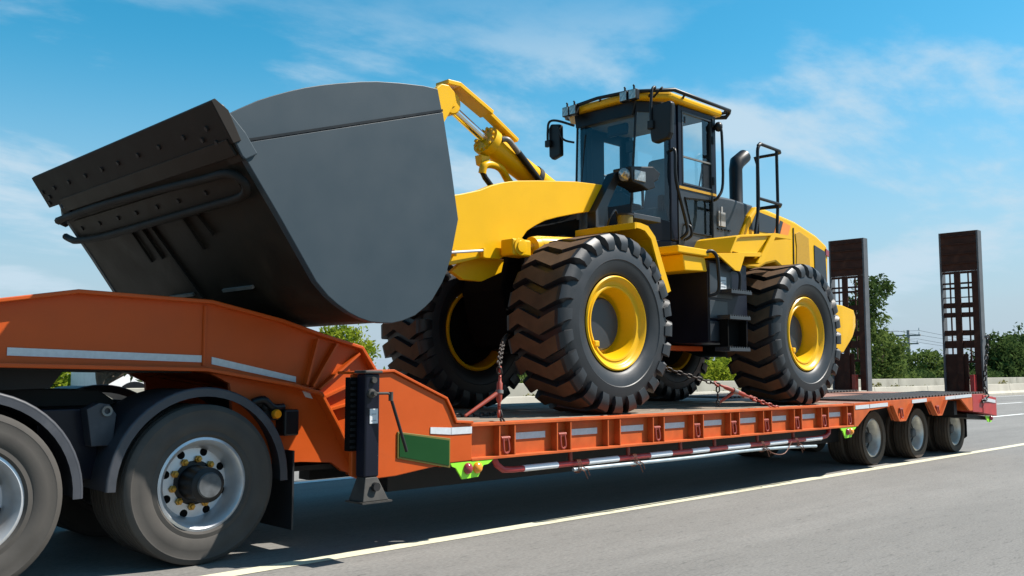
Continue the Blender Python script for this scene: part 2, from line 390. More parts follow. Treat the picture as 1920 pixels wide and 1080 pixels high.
def leaf_cloud(name, m, ell, n, size, parent, cl=.30, seed=0, flat=.35):
    r = np.random.default_rng(seed); V = []
    tot = sum(e[3] * e[4] * e[5] for e in ell) ; C = []; S = []
    for e in ell:
        k = max(30, int(n * (e[3] * e[4] * e[5]) / tot)); nc = max(8, k // 26)
        d = r.normal(size=(nc, 3)); d /= np.linalg.norm(d, axis=1)[:, None]
        rad = r.uniform(.55, 1.02, nc)[:, None] ** .7
        cen = d * rad * (1 + .14 * r.normal(size=(nc, 1)))
        idx = r.integers(0, nc, k)
        q = cen[idx] + r.normal(size=(k, 3)) * cl * .62
        C.append(q * np.array(e[3:6]) + np.array(e[0:3])); S.append(np.full(k, 1.))
    C = np.concatenate(C); k = len(C)
    nrm = r.normal(size=(k, 3)) + np.array([0, 0, flat]); nrm /= np.linalg.norm(nrm, axis=1)[:, None]
    a = np.cross(nrm, r.normal(size=(k, 3))); a /= np.linalg.norm(a, axis=1)[:, None]; b = np.cross(nrm, a)
    s = (size * r.uniform(.6, 1.3, k))[:, None]
    q = np.stack([C - a * s, C - b * s * .45, C + a * s, C + b * s * .45], 1).reshape(-1, 3)
    org = q.mean(0); q -= org
    me = bpy.data.meshes.new(name)
    me.vertices.add(len(q)); me.vertices.foreach_set('co', q.ravel())
    me.loops.add(4 * k); me.loops.foreach_set('vertex_index', np.arange(4 * k, dtype=np.int32))
    me.polygons.add(k); me.polygons.foreach_set('loop_start', np.arange(0, 4 * k, 4, dtype=np.int32))
    me.update(calc_edges=True); me.materials.append(M[m])
    o = bpy.data.objects.new(name, me); link(o, parent, tuple(org)); return o
def tree(kind, label, x, y, ell, trunk_h, tr, m, n, size, seed, group='trees and bushes behind the barriers', cat='tree', lean=0):
    t = thing(kind, label, cat, (x, y, 0), group)
    if trunk_h:
        g = P(); pts = [(x, y, -.1), (x + .05 + lean * .3, y, trunk_h * .35), (x - .06 + lean * .7, y + .05, trunk_h * .7), (x + lean, y, trunk_h)]
        g.tube(smooth_path(pts, 4), [tr * (1 - .5 * i / 12) for i in range(13)], 9)
        r = random.Random(seed)
        for e in ell[:5]:
            for j in range(2):
                e2 = (e[0] + r.uniform(-.5, .5) * e[3], e[1] + r.uniform(-.5, .5) * e[4], e[2] + r.uniform(-.3, .5) * e[5])
                s0 = Vector((x + lean * .6, y, trunk_h * r.uniform(.5, .8))); e2 = Vector(e2); md = (s0 + e2) / 2 + Vector((0, 0, .15))
                g.tube(smooth_path([s0, md, e2], 3), [tr * .42 * (1 - .8 * i / 6) for i in range(7)], 6)
        g.done('trunk', 'bark', t, smooth=60)
    leaf_cloud('crown', m, ell, n, size, t, seed=seed)
    return t
# pixel bearings measured on the photograph were turned into these map positions
tree('leafy_tree', 'tall tree whose loose dark crown shows beside the left ramp', 48.3, 22.6, [(51.2, 22.5, 5.95, .62, .7, .55), (50.4, 22.6, 5.5, .6, .7, .5), (50.0, 22.5, 6.2, .7, .7, .5), (49.3, 22.6, 5.3, 1.0, .9, .9), (49.0, 22.6, 4.4, .8, .8, .5)], 5.2, .16, 'leaf_dark', 2600, .12, 1, lean=1.0)
tree('leafy_tree', 'broad dense green tree directly behind the left ramp', 53, 23.5, [(51.6, 23.6, 3.7, 1.2, 1.2, 1.0), (53.0, 23.4, 2.9, 1.1, 1.2, .9), (50.4, 23.6, 2.7, 1.3, 1.3, 1.2), (53.6, 23.6, 1.8, 1.1, 1.2, .8), (51.8, 23.2, 1.7, 1.7, 1.3, .9)], 2.6, .2, 'leaf_mid', 4600, .15, 2)
tree('young_tree', 'thin sparse tree in front of the utility pole', 66.5, 29.0, [(66.5, 29, 3.0, 1.5, 1.5, 1.0), (65.3, 29.1, 2.4, 1.2, 1.2, .8), (68.1, 28.9, 2.5, 1.2, 1.2, .8), (66.6, 29, 1.5, 2.4, 1.4, .8)], 2.8, .12, 'leaf_dark', 1900, .15, 3)
tree('round_bush', 'round dark green bush between the utility pole and the right ramp', 68.6, 26.9, [(68.4, 26.9, 1.5, 1.7, 1.5, 1.1), (70.0, 26.8, 1.2, 1.3, 1.4, .9)], 0, 0, 'leaf_mid', 3200, .16, 4, cat='bush')
tree('round_bush', 'small olive bush half hidden by the right ramp', 73, 26.6, [(73, 26.6, 1.1, 1.8, 1.5, .9)], 0, 0, 'leaf_dark', 1600, .16, 5, cat='bush')
dk = [(73.8, 22.5, 2.6, 1.5, 1.6, 1.3, 'leftmost tall dark tree right of the right ramp'), (76.6, 22.6, 2.1, 1.6, 1.6, 1.2, 'lower dark tree in the dip of the right hand clump'), (79.3, 22.6, 2.9, 1.8, 1.8, 1.4, 'tallest dark tree of the clump at the right edge'), (83.5, 22.9, 2.6, 2.2, 1.8, 1.5, 'dark tree cut by the right edge of the view')]
for i, (x, y, z, a, b, c, lb) in enumerate(dk):
    tree('dense_tree', lb, x, y + 1.5, [(x, y + 1.5, z, a, b, c), (x - .9, y + 1.2, z - 1.3, a * 1.1, b, c), (x + 1.1, y + 1.2, z - 1.4, a, b, c), (x + .4, y + 1.5, z + 1.0, a * .55, b * .5, c * .7)], 2.4, .2, 'leaf_dark', 5200, .19, 20 + i)
for i, (x, y, r_, h, lb, m) in enumerate([(35.0, 24.6, 1.5, 1.9, 'bright green shrub seen between the loader wheels on the left', 'leaf_bright'), (37.1, 24.7, 1.5, 2.0, 'bright green shrub seen between the loader wheels on the right', 'leaf_bright'), (39.3, 24.8, 1.5, 2.0, 'bright green shrub partly behind the rear loader wheel', 'leaf_bright'),
                                          (24.5, 24.8, 1.3, 1.9, 'green shrub seen beside the front chain', 'leaf_mid'), (55.5, 25.2, 2.2, 1.6, 'low olive shrub to the left of the sparse tree', 'leaf_mid'), (60.0, 25.6, 2.0, 1.3, 'low yellowish shrub below the sparse tree', 'leaf_mid'), (63.5, 26.2, 2.0, 1.3, 'low shrub beside the foot of the utility pole', 'leaf_dark'), (66.5, 22.8, 2.2, 1.2, 'low shrub just left of the clump at the right', 'leaf_dark'), (47.3, 24.6, 1.8, 1.9, 'leafy shrub behind the yellow counterweight', 'leaf_mid'), (9.6, 27.5, 1.1, 1.25, 'yellow green shrub under the gooseneck at left', 'leaf_bright'), (7.9, 27.0, 1.0, 1.3, 'yellow green shrub at the far left under the gooseneck', 'leaf_bright')]):
    tree('leafy_shrub', lb, x, y, [(x, y, h * .55, r_, 1.2, h * .62), (x - .6 * r_, y - .2, h * .45, r_ * .7, 1.0, h * .5), (x + .6 * r_, y + .1, h * .5, r_ * .7, 1.0, h * .55)], 0, 0, m, 3000, .11, 40 + i, cat='shrub')
tree('round_tree', 'sunlit yellow green tree seen between the bucket and the gooseneck', 26.8, 39.3, [(26.8, 39.3, 2.95, 1.0, 1.1, .65), (26.1, 39.4, 2.6, 1.0, 1.0, .6), (27.7, 39.2, 2.4, .9, 1.0, .6), (26.9, 39.3, 1.9, 1.5, 1.1, .6)], 2.2, .16, 'leaf_bright', 4600, .12, 60)
tree('roadside_tree', 'tree with a stout trunk seen under the gooseneck above the truck', 8.5, 21.9, [(8.5, 21.9, 2.15, 1.5, 1.2, .45), (9.6, 21.8, 1.75, .85, .7, .4), (7.8, 21.9, 1.9, .7, .6, .3), (10.4, 21.8, 1.8, .5, .5, .35)], 2.0, .17, 'leaf_mid', 3400, .10, 61)
leaf_cloud('far_woods', 'leaf_dark', [(x, 62 + 6 * math.sin(x * .13), .9, 7, 3, 1.4 + .9 * math.sin(x * .7) ** 2) for x in range(60, 240, 7)], 16000, .42, None, seed=77)['kind'] = 'stuff'
leaf_cloud('verge_grass', 'leaf_dry', [(x + rng.uniform(-2, 2), 19.9, .55, rng.uniform(.3, 1.2), .25, rng.uniform(.2, .36)) for x in range(6, 120, 4)], 3600, .07, None, seed=78)['kind'] = 'stuff'

# utility pole and wires
def utility_pole(x, y, h, label):
    t = thing('utility_pole', label, 'pole', (x, y, 0), 'utility poles beyond the barriers')
    P().tube([(x, y, -.2), (x, y, h)], [.17, .11], 8).done('pole_shaft', 'polewood', t, smooth=60)
    P().box(x - .05, x + .05, y - .9, y + .9, h - .45, h - .33).done('crossarm', 'polewood', t)
    P().box(x - .05, x + .05, y - .75, y + .75, h - 1.05, h - .95).done('crossarm', 'polewood', t)
    ins = P().tube([(x, y - .8, h - .33), (x, y - .8, h - .15)], [.05, .03], 6).done('insulator', 'label', t)
    for dy, dz in ((.8, 0), (0, .3), (-.65 + .8, -.62), (.65 + .8, -.62)): dup(ins, (0, dy, dz))
    return t
utility_pole(69.3, 28.7, 4.4, 'pale utility pole with two crossarms rising behind the sparse tree')
for i, (dy, z) in enumerate(((-.8, 4.2), (.8, 4.22), (-.65, 3.6), (.65, 3.62))):
    pts = []
    for k in range(3):
        xa, xb = 30.3 + 39 * k, 30.3 + 39 * (k + 1)
        for j in range(10):
            u = j / 10; pts.append((xa + (xb - xa) * u, 28.7 + dy, z + .15 - .9 * 4 * u * (1 - u) * .6))
    w = P().tube(pts, .012, 5).done('power_line', 'black')
    tag(w, ['upper near power line strung from the utility pole', 'upper far power line strung from the utility pole', 'lower near power line strung from the utility pole', 'lower far power line strung from the utility pole'][i], 'power line', 'power lines along the road')
# white van on the opposite road, seen under the gooseneck
vx, vy = 9.15, 24.0
van = thing('white_van', 'white van passing beyond the barriers under the orange gooseneck', 'van', (vx + 2.4, vy + .9, 0))
P().prism([(vx, .35), (vx, 2.0), (vx + .15, 2.2), (vx + 3.6, 2.2), (vx + 4.4, 1.4), (vx + 5.2, 1.2), (vx + 5.3, .35)], vy, vy + 1.8).done('body', 'white', van, bevel=.05)
P().prism([(vx + 2.9, 1.42), (vx + 2.9, 2.0), (vx + 3.5, 2.0), (vx + 4.1, 1.42)], vy - .012, vy + .02).done('window', 'black', van)
P().prism(arc(vx + .95, .62, .48, 0, 180, 14), vy - .015, vy + .01).done('wheel_arch', 'black', van)
P().box(vx + 2.2, vx + 2.4, vy - .03, vy + .01, 1.15, 1.19).done('door_handle', 'black', van)
w = P().lathe([(0, -.1), (.2, -.11), (.33, -.09), (.35, 0), (.33, .1), (0, .1)], vx + .95, vy + .1, .36, 20).done('wheel', 'rubber', van, smooth=50)
dup(w, (3.2, 0, 0)); dup(w, (0, 1.6, 0)); dup(w, (3.2, 1.6, 0))
# violet sign board with a yellow foot strip
sgx, sgy = 12.22, 33.2
sg = thing('roadside_sign', 'violet blue sign board with white rows and a yellow lower strip', 'sign', (sgx, sgy, 0))
P().box(sgx - .32, sgx + .32, sgy - .03, sgy + .03, 1.22, 2.2).done('board', 'signblue', sg)
P().box(sgx - .31, sgx + .31, sgy - .04, sgy + .02, 1.12, 1.215).done('strip', 'gold', sg)
for i, (a, b, z) in enumerate([(-.27, -.12, 1.27), (-.06, .02, 1.28), (.08, .27, 1.27), (-.25, -.1, 1.45), (.04, .26, 1.46), (-.27, -.15, 1.66), (-.05, .24, 1.66)]):
    P().box(sgx + a, sgx + b, sgy - .036, sgy - .028, z, z + .09).done('lettering_row', 'label', sg)
for s in (-.25, .25): P().box(sgx + s - .03, sgx + s + .03, sgy + .03, sgy + .09, 0, 2.2).done('post', 'polewood', sg)
# rusty red box beyond the barrier
ob = thing('orange_crate', 'small orange brown crate standing beyond the barrier left of the right ramp', 'crate', (70.4, 26.2, 0))
P().box(69.2, 71.6, 25.9, 26.6, 0, 1.0).done('crate_body', 'ring', ob)
for k in range(6): P().box(69.25 + k * .39, 69.55 + k * .39, 25.86, 25.899, .08, .95).done('slat', 'ring', ob)

# ------------------------------------------------------------------ lowbed trailer
T = thing('lowbed_trailer', 'orange lowbed trailer with raised gooseneck and three small axles carrying the loader', 'trailer', (10.6, 7.25, 0))
YN, YF = 5.70, 8.95
neck_top = [(1.0, 1.72), (1.80, 1.775), (2.30, 1.865), (3.24, 1.845), (3.82, 1.73), (4.18, 1.63), (4.57, 1.535), (4.70, 1.36), (4.80, 1.05)]
neck_bot = [(1.0, 1.42), (1.84, 1.405), (3.22, 1.38), (3.97, 1.255), (4.20, 1.19), (4.38, .91), (4.60, .51)]
web = neck_top + [(4.80, .51)] + neck_bot[::-1]
for nm, ya, yb in (('near', 6.46, 6.50), ('far', 8.0, 8.04)):
    n_ = P().prism(web, ya, yb).done('neck_web', 'orange', T)
    lw = P().prism([(3.22, 1.375), (3.45, 1.26), (3.52, .645), (4.07, .645), (4.36, .62), (4.46, .545), (4.62, .50), (4.38, .90), (4.19, 1.18), (3.96, 1.245)], ya + .03 if nm == 'near' else ya - .03, yb + .03 if nm == 'near' else yb - .03).done('lower_web', 'orange', T)
P().strip(neck_top, 6.39, 8.11, -.028).done('neck_top_flange', 'orange', T, bevel=.006)
P().strip(neck_bot, 6.39, 6.60, .028).done('neck_bottom_flange', 'orange', T, bevel=.006)
P().strip(neck_bot, 7.9, 8.11, .028).done('neck_bottom_flange', 'orange', T, bevel=.006)
P().strip([(1.0, 1.40), (3.2, 1.36)], 6.6, 7.9, .02).done('coupler_plate', 'darksteel', T)
P().prism([(1.0, 1.2), (1.0, 1.39), (2.35, 1.39), (2.25, 1.24)], 6.7, 7.8).done('kingpin_box', 'darksteel', T)
P().tube([(3.215, 6.452, 1.395), (3.215, 6.452, 1.83)], .012, 6).done('weld_seam', 'orange', T)
for a, b in (((4.06, 1.25), (4.16, 1.61)), ((4.12, 1.235), (4.34, 1.575)), ((4.18, 1.21), (4.56, 1.50)), ((4.235, 1.15), (4.70, 1.33)), ((4.29, 1.05), (4.74, 1.15))):
    d = (Vector(b) - Vector(a)).normalized(); n_ = Vector((-d.y, d.x)) * .009
    P().prism([(a[0] + n_.x, a[1] + n_.y), (b[0] + n_.x, b[1] + n_.y), (b[0] - n_.x, b[1] - n_.y), (a[0] - n_.x, a[1] - n_.y)], 6.40, 6.462).done('neck_rib', 'orange', T)
P().prism([(4.06, 1.215), (4.12, 1.205), (4.165, 1.135), (4.10, 1.15)], 6.480, 6.489).done('drain_slot', 'tape', T)
P().prism([(1.90, 1.452), (3.20, 1.418), (3.20, 1.468), (1.90, 1.503)], 6.453, 6.4605).done('reflective_tape', 'tape', T)
P().prism([(3.28, 1.405), (3.99, 1.268), (3.99, 1.312), (3.28, 1.458)], 6.453, 6.4605).done('reflective_tape', 'tape', T)
P().prism([(2.25, 1.87), (2.75, 1.99), (3.1, 1.86)], 7.9, 8.05).done('spare_bracket', 'black', T)
# front side panels of the deck with bright upper edge
pan = [(4.00, 1.33), (4.36, 1.345), (4.54, 1.27), (4.88, 1.13), (4.93, 1.05), (4.985, .94), (5.17, .93), (5.17, .635), (4.94, .63), (4.40, .57), (4.10, .56), (4.00, .60)]
for a, b in ((YN, YN + .04), (YF - .04, YF)):
    P().prism(pan, a, b).done('front_side_panel', 'orange', T, bevel=.006)
P().strip([(4.00, 1.332), (4.36, 1.347), (4.54, 1.272), (4.88, 1.132), (4.93, 1.052), (4.985, .942), (5.17, .932)], YN - .02, YN + .20, -.02).done('panel_top_flange', 'orange', T, bevel=.004)
P().strip([(4.00, 1.332), (4.36, 1.347), (4.54, 1.272), (4.88, 1.132), (4.93, 1.052), (4.985, .942), (5.17, .932)], YF - .20, YF + .02, -.02).done('panel_top_flange', 'orange', T, bevel=.004)
P().prism([(4.70, .62), (4.70, 1.17), (4.74, 1.16), (4.74, .62)], YN + .04, 6.46).done('shoulder_plate', 'orange', T)
P().prism([(4.70, .62), (4.70, 1.17), (4.74, 1.16), (4.74, .62)], 8.04, YF - .04).done('shoulder_plate', 'orange', T)
P().box(4.86, 4.90, YN + .041, YF - .041, .60, 1.10).done('bulkhead', 'orange', T)
P().box(3.95, 4.85, 6.6, 7.9, .56, .60).done('belly_plate', 'darksteel', T)
bd = P().prism([(4.405, .70), (4.93, .592), (4.93, .825), (4.405, .90)], YN - .012, YN - .001).done('board', 'gold', T, bevel=.004)
P().prism([(4.42, .712), (4.915, .612), (4.915, .81), (4.42, .885)], YN - .017, YN - .0125).done('green_panel', 'green', bd, bevel=.002)
P().prism([(4.73, .87), (4.94, .853), (4.94, .908), (4.73, .92)], YN - .006, YN - .0005).done('reflective_tape', 'tape', T)
P().box(4.945, 5.165, YN - .006, YN - .0005, .853, .908).done('reflective_tape', 'tape', T)
# side beams
XE0, XE1 = 5.17, 11.95
for s, y0, y1, yw0, yw1 in ((1, YN, YN + .14, YN + .075, YN + .10), (-1, YF - .14, YF, YF - .10, YF - .075)):
    P().box(XE0, XE1, yw0, yw1, .652, .905).done('side_web', 'orange_worn', T)
    P().box(XE0 - .17 + .17, XE1, y0, y1, .905, .93).done('top_flange', 'orange_worn', T, bevel=.003)
    P().box(XE0 - .17 + .17, XE1, y0, y1, .63, .652).done('bottom_flange', 'orange_worn', T, bevel=.003)
pairs = [5.58, 6.29, 6.995, 7.695, 8.39, 9.095, 9.785, 10.49, 11.175, 11.865]
gus = None; ring = None; tp = None
for i, x in enumerate(pairs):
    for dx in (-.09, .09):
        if gus is None:
            gus = P().box(x + dx - .007, x + dx + .007, YN + .006, YN + .0745, .6525, .9045).done('stiffener', 'orange_worn', T); gx = x + dx
        else: dup(gus, (x + dx - gx, 0, 0))
    dup(gus, (x - .09 - gx, YF - YN - .0805, 0)); dup(gus, (x + .09 - gx, YF - YN - .0805, 0))
    if i != 2:
        if ring is None:
            q = P(); q.box(x - .035, x + .035, YN + .025, YN + .0745, .775, .81); q.tube([(x - .05, YN + .035, .793), (x + .05, YN + .035, .793)], .016, 8)
            u = [(x - .027, YN + .03, .80), (x - .032, YN + .022, .74)] + [(x + .032 * math.cos(R(180 + 18 * k)), YN + .018, .70 + .032 * math.sin(R(180 + 18 * k))) for k in range(11)] + [(x + .032, YN + .022, .74), (x + .027, YN + .03, .80)]
            q.tube(u, .010, 7); ring = q.done('lashing_ring', 'ring', T, smooth=50); rx = x
        else: dup(ring, (x - rx, 0, 0))
    if i < 9:
        if tp is None: tp = P().box(x + .115, x + .53, YN + .071, YN + .0745, .772, .828).done('reflective_tape', 'tape', T); tx = x
        else: dup(tp, (x - tx, 0, 0))
# marker lamp brackets under the beam
def lampset(x, s=1.0):
    br = P().prism([(x, .628), (x + .47 * s, .628), (x + .41 * s, .595), (x + .36 * s, .59), (x + .30 * s, .50), (x + .13 * s, .492), (x + .06 * s, .585), (x + .02 * s, .60)], YN + .005, YN + .02).done('marker_bracket', 'lime', T)
    for k, (dx, m) in enumerate(((.185, 'lens_red'), (.29, 'lens_amber'))):
        P().lathe([(0, -.035), (.03 * s, -.03), (.045 * s, -.012), (.047 * s, 0)], x + dx * s, YN + .004, .573, 16).done('marker_lamp', m, br, smooth=60)
lampset(4.945); lampset(11.58, .95)
# underride guard: striped tube with drops
gp = [(5.50, 5.79, .63), (5.53, 5.785, .57), (5.60, 5.78, .525), (5.72, 5.78, .517)]
xs = [5.72, 5.84, 6.27, 6.69, 7.13, 7.63, 7.99, 8.35, 8.66, 9.02, 9.48, 9.91, 10.32, 10.76, 11.18]
rail = P().tube(gp + [(xs[-1], 5.78, .522), (11.32, 5.78, .535), (11.40, 5.785, .57), (11.42, 5.79, .63)], .027, 10).done('guard_rail', 'red', T, smooth=60)
for i in range(1, len(xs) - 1, 2):
    P().tube([(xs[i], 5.78, .518), (xs[i + 1], 5.78, .519)], .0285, 12).done('white_band', 'white', rail, smooth=60)
for x in (6.46, 7.30, 8.17, 8.80, 9.68, 10.50): P().tube([(x, 5.785, .525), (x, 5.79, .631)], .02, 8).done('guard_bracket', 'ring', rail, smooth=60)
# deck planks
wy = (YF - YN - .28 + .02) / 14
pl = None
for k in range(14):
    y = YN + .14 + k * wy
    for j, (xa, xb) in enumerate(((4.92, 8.3), (8.306, 12.0))):
        P().box(xa, xb, y + .005, y + wy - .005, .888, .934 + rng.uniform(-.004, .005)).done('plank', 'timber', T, bevel=.004)
g = P()
for y in (6.55, 7.75): g.box(4.9, 16.6, y - .09, y + .09, .34, .84)
for x in (6.0, 7.4, 8.8, 10.2, 11.6, 15.75): g.box(x - .06, x + .06, YN + .11, YF - .11, .66, .88)
g.done('blocking_underframe', 'darksteel', T)  # dark main beams, added to block light under the deck
P().box(4.91, 11.95, YN + .11, YF - .11, .862, .884).done('subfloor', 'darksteel', T)
# rear deck over the axles
side = [(11.955, .63), (12.05, .63), (12.42, .825), (13.03, .86), (13.24, .655), (13.47, .65), (13.74, .885), (14.36, .90), (14.60, .69), (14.79, .69), (15.02, .905), (15.70, .915), (16.06, .72), (16.19, .72), (16.19, .985), (11.955, .935)]
for a, b in ((YN, YN + .03), (YF - .03, YF)): P().prism(side, a, b).done('rear_side_panel', 'orange_worn', T, bevel=.003)
for xa, xb, za, zb in ((11.99, 12.40, .855, .860), (12.42, 12.98, .861, .872), (13.80, 14.33, .893, .905), (15.05, 15.45, .918, .927), (15.46, 16.15, .927, .94)):
    P().prism([(xa, za), (xb, zb), (xb, zb + .05), (xa, za + .05)], YN - .006, YN - .0005).done('reflective_tape', 'tape', T)
for xa, xb, xc, xd, zt, zb in ((13.06, 13.72, 13.46, 13.25, .875, .665), (14.39, 15.0, 14.78, 14.61, .9, .70)):
    P().prism([(xa + .04, zt), (xb - .04, zt), (xc - .01, zb), (xd + .01, zb)], YN + .06, YN + .075).done('axle_plate', 'orange_worn', T)
    dup(ring, ((xa + xb) / 2 - rx, -.045, .03))
    for (p1, p2) in (((xa, zt + .01), (xd, zb)), ((xb, zt + .01), (xc, zb)), ((xd, zb), (xc, zb))):
        dd_ = (Vector(p2) - Vector(p1)).normalized(); nn_ = Vector((-dd_.y, dd_.x)) * .012
        P().prism([(p1[0] + nn_.x, p1[1] + nn_.y), (p2[0] + nn_.x, p2[1] + nn_.y), (p2[0] - nn_.x, p2[1] - nn_.y), (p1[0] - nn_.x, p1[1] - nn_.y)], YN - .05, YN - .001).done('plate_flange', 'orange_worn', T)
P().prism([(11.955, .900), (16.95, .965), (16.95, .988), (11.955, .936)], YN + .031, YF - .031).done('rear_deck_plate', 'rustdeck', T)
tb = None
for k in range(36):
    x = 12.5 + k * .12
    for y in (YN + .03, YF - 1.05):
        z = .936 + (x - 11.955) * .0104
        if tb is None: tb = P().box(x, x + .075, y, y + 1.0, z, z + .03).done('tread_bar', 'darkwood', T, bevel=.004); t0 = (x, y, z)
        else: dup(tb, (x - t0[0], y - t0[1], z - t0[2]))
P().box(16.05, 17.0, YN + .03, YF - .03, .72, .955).done('tail_beam', 'orange_worn', T, bevel=.01)
P().hexa([(16.20, 5.70, .70), (16.20, 5.90, .70), (16.20, 5.90, .98), (16.20, 5.70, .98)], [(16.58, 5.68, .675), (16.58, 5.90, .675), (16.58, 5.90, .975), (16.58, 5.68, .975)]).done('tail_side', 'red', T, bevel=.005)
P().hexa([(16.585, 5.67, .665), (16.585, 6.5, .665), (16.585, 6.5, .955), (16.585, 5.67, .97)], [(17.18, 5.66, .60), (17.18, 6.5, .60), (17.18, 6.5, .90), (17.18, 5.66, .915)]).done('tail_corner', 'red', T, bevel=.008)
P().prism([(16.62, .865), (17.13, .82), (17.13, .875), (16.62, .925)], 5.655, 5.664).done('reflective_tape', 'tape', T)
P().hexa([(16.585, 8.0, .665), (16.585, 8.82, .665), (16.585, 8.82, .97), (16.585, 8.0, .955)], [(17.18, 8.0, .60), (17.18, 8.82, .60), (17.18, 8.82, .915), (17.18, 8.0, .90)]).done('tail_corner', 'red', T, bevel=.008)
br = P().prism([(16.75, .62), (17.12, .585), (17.0, .50), (16.86, .51)], 5.70, 5.712).done('marker_bracket', 'lime', T)
P().ball((16.96, 5.69, .57), .04, 10).done('marker_lamp', 'lens_red', br, smooth=80)
P().hexa([(16.20, 5.8, .60), (16.20, 6.6, .60), (16.20, 6.6, .66), (16.20, 5.8, .66)], [(17.1, 5.75, .53), (17.1, 6.6, .53), (17.1, 6.6, .59), (17.1, 5.75, .59)]).done('bumper_bar', 'darksteel', T)
# landing leg
leg = P().box(4.00, 4.125, 5.54, 5.655, .60, 1.335).done('landing_leg', 'navy', T, bevel=.012)
P().box(3.985, 4.14, 5.525, 5.67, 1.337, 1.36).done('leg_cap', 'foot', leg, bevel=.008)
P().hexa([(4.01, 5.545, .60), (4.115, 5.545, .60), (4.115, 5.65, .60), (4.01, 5.65, .60)], [(3.96, 5.50, .435), (4.185, 5.50, .435), (4.185, 5.68, .435), (3.96, 5.68, .435)]).done('leg_foot', 'foot', leg, bevel=.006)
P().box(3.945, 4.205, 5.485, 5.695, .422, .434).done('foot_plate', 'foot', leg)
P().lathe([(0, -.03), (.030, -.03), (.032, 0)], 4.07, 5.515, .535, 16).done('foot_pin', 'darksteel', leg, smooth=50)
P().lathe([(0, -.018), (.022, -.018), (.024, 0)], 4.065, 5.54, 1.29, 12).done('leg_bolt', 'foot', leg, smooth=50)
P().lathe([(0, -.06), (.016, -.06), (.018, -.025), (.032, -.02), (.034, 0)], 4.045, 5.54, 1.195, 14).done('gearbox_hub', 'foot', leg, smooth=50)
cr = P().tube([(4.045, 5.49, 1.195), (4.14, 5.47, 1.195), (4.17, 5.47, 1.185)], .010, 8).done('crank', 'foot', leg, smooth=50)
P().tube([(4.17, 5.47, 1.205), (4.17, 5.47, 1.14)], .017, 8).done('crank_joint', 'foot', cr, smooth=50)
P().tube([(4.175, 5.465, 1.14), (4.32, 5.47, .77)], .012, 8).done('crank_handle', 'darksteel', cr, smooth=50)
lb = P().box(4.035, 4.105, 5.535, 5.5395, .98, 1.085).done('leg_label', 'label', leg)
for z in (1.045, 1.0): P().box(4.05, 4.09, 5.532, 5.5348, z, z + .004).done('print_line', 'print', lb)
P().box(3.945, 4.02, 5.66, 5.72, .78, 1.31).done('leg_rack', 'matte', T, bevel=.006)
rk = None
for k in range(12):
    q = (0, 0, k * .042)
    if rk is None: rk = P().box(3.95, 3.995, 5.648, 5.66, .80, .82).done('rack_tooth', 'black', T)
    else: dup(rk, q)
dup(leg, (0, 8.6 - 5.6 + .28, 0))
# wheels
def road_wheel(x, y, z, Ro, W, rr, name, tm, rm, parent, hubr, hub_out, nuts=0, holes=0, nutr=0, hubm='hubgrey', seg=64, deep=.10):
    h = W / 2
    skip = None
    prof = [(rr + .012, -h + .05), (rr + .015, -h + .015), (rr - .005, -h + .008), (rr - .028, -h + .03), (rr - .045, -h + .06), (rr - .062, -h + deep), (rr - .07, -h + deep + .02), (rr * .775, -h + deep + .03), (rr * .765, -h + deep + .03), (rr * .615, -h + deep + .025), (rr * .50, -h + deep + .02), (0, -h + deep + .02)]
    w = P().lathe(prof, x, y, z, seg, skip).done(name, rm, parent, smooth=40)
    P().lathe([(0, h * .2), (rr * .9, h * .2)], x, y, z, 24).done('brake_drum', 'black', w)
    tyre = [(rr + .012, -h + .06), (rr + .014, -h + .012), (rr + .03, -h - .004), (rr + .06, -h + .002), (rr + .066, -h - .003), (rr + .12, -h - .012), (Ro - .10, -h - .010), (Ro - .05, -h + .0), (Ro - .042, -h - .003), (Ro - .02, -h + .006), (Ro - .004, -h + .022)]
    gr = []
    for k in range(4):
        yc = -h + W * (k + 1) / 5
        gr += [(Ro, yc - .011), (Ro - .012, yc - .009), (Ro - .012, yc + .009), (Ro, yc + .011)]
    tyre += gr + [(a, -b) for a, b in tyre[::-1]]
    P().lathe(tyre, x, y, z, 72).done('tyre', tm, w, smooth=35)
    hb = P().lathe([(rr * .50, -h + deep + .02), (hubr, -h + deep + .015), (hubr * .98, hub_out), (hubr * .82, hub_out - .012), (0, hub_out - .014)], x, y, z, 32).done('hub', 'black' if nuts else hubm, w, smooth=40)
    for k in range(holes):
        a = 2 * math.pi * (k + .6) / holes; nx, nz = x + rr * .70 * math.cos(a), z + rr * .70 * math.sin(a)
        P().lathe([(0, -.004), (.024, -.004), (.031, .004), (.031, .02)], nx, y - h + deep + .026, nz, 16).done('hand_hole', 'matte', w, smooth=30)
    if nuts:
        P().lathe([(hubr * .72, hub_out - .02), (hubr * .66, hub_out - .035), (0, hub_out - .035)], x, y, z, 24).done('hub_cap', hubm, w, smooth=40)
        for k in range(nuts):
            a = 2 * math.pi * (k + .3) / nuts; nx, nz = x + nutr * math.cos(a), z + nutr * math.sin(a)
            P().lathe([(0, -.042), (.015, -.040), (.019, -.024), (.026, -.022), (.026, .01)], nx, y - h + deep + .02, nz, 6).done('wheel_nut', 'brass', w)
    return w
tw = None
for x in (13.42, 14.98, 16.55):
    if tw is None:
        tw = road_wheel(x, 6.235, .392, .392, .235, .262, 'wheel', 'trailer_rubber', 'rimdirty', T, .075, -.06, deep=.12); tx0 = x
    else: dup(tw, (x - tx0, 0, 0))
    dup(tw, (x - tx0, .28, 0)); dup(tw, (x - tx0, 8.27 - 6.235, 0), rotz=math.pi); dup(tw, (x - tx0, 8.0 - 6.235, 0), rotz=math.pi)
    P().tube([(x, 6.4, .392), (x, 8.1, .392)], .07, 10).done('axle', 'darksteel', T)
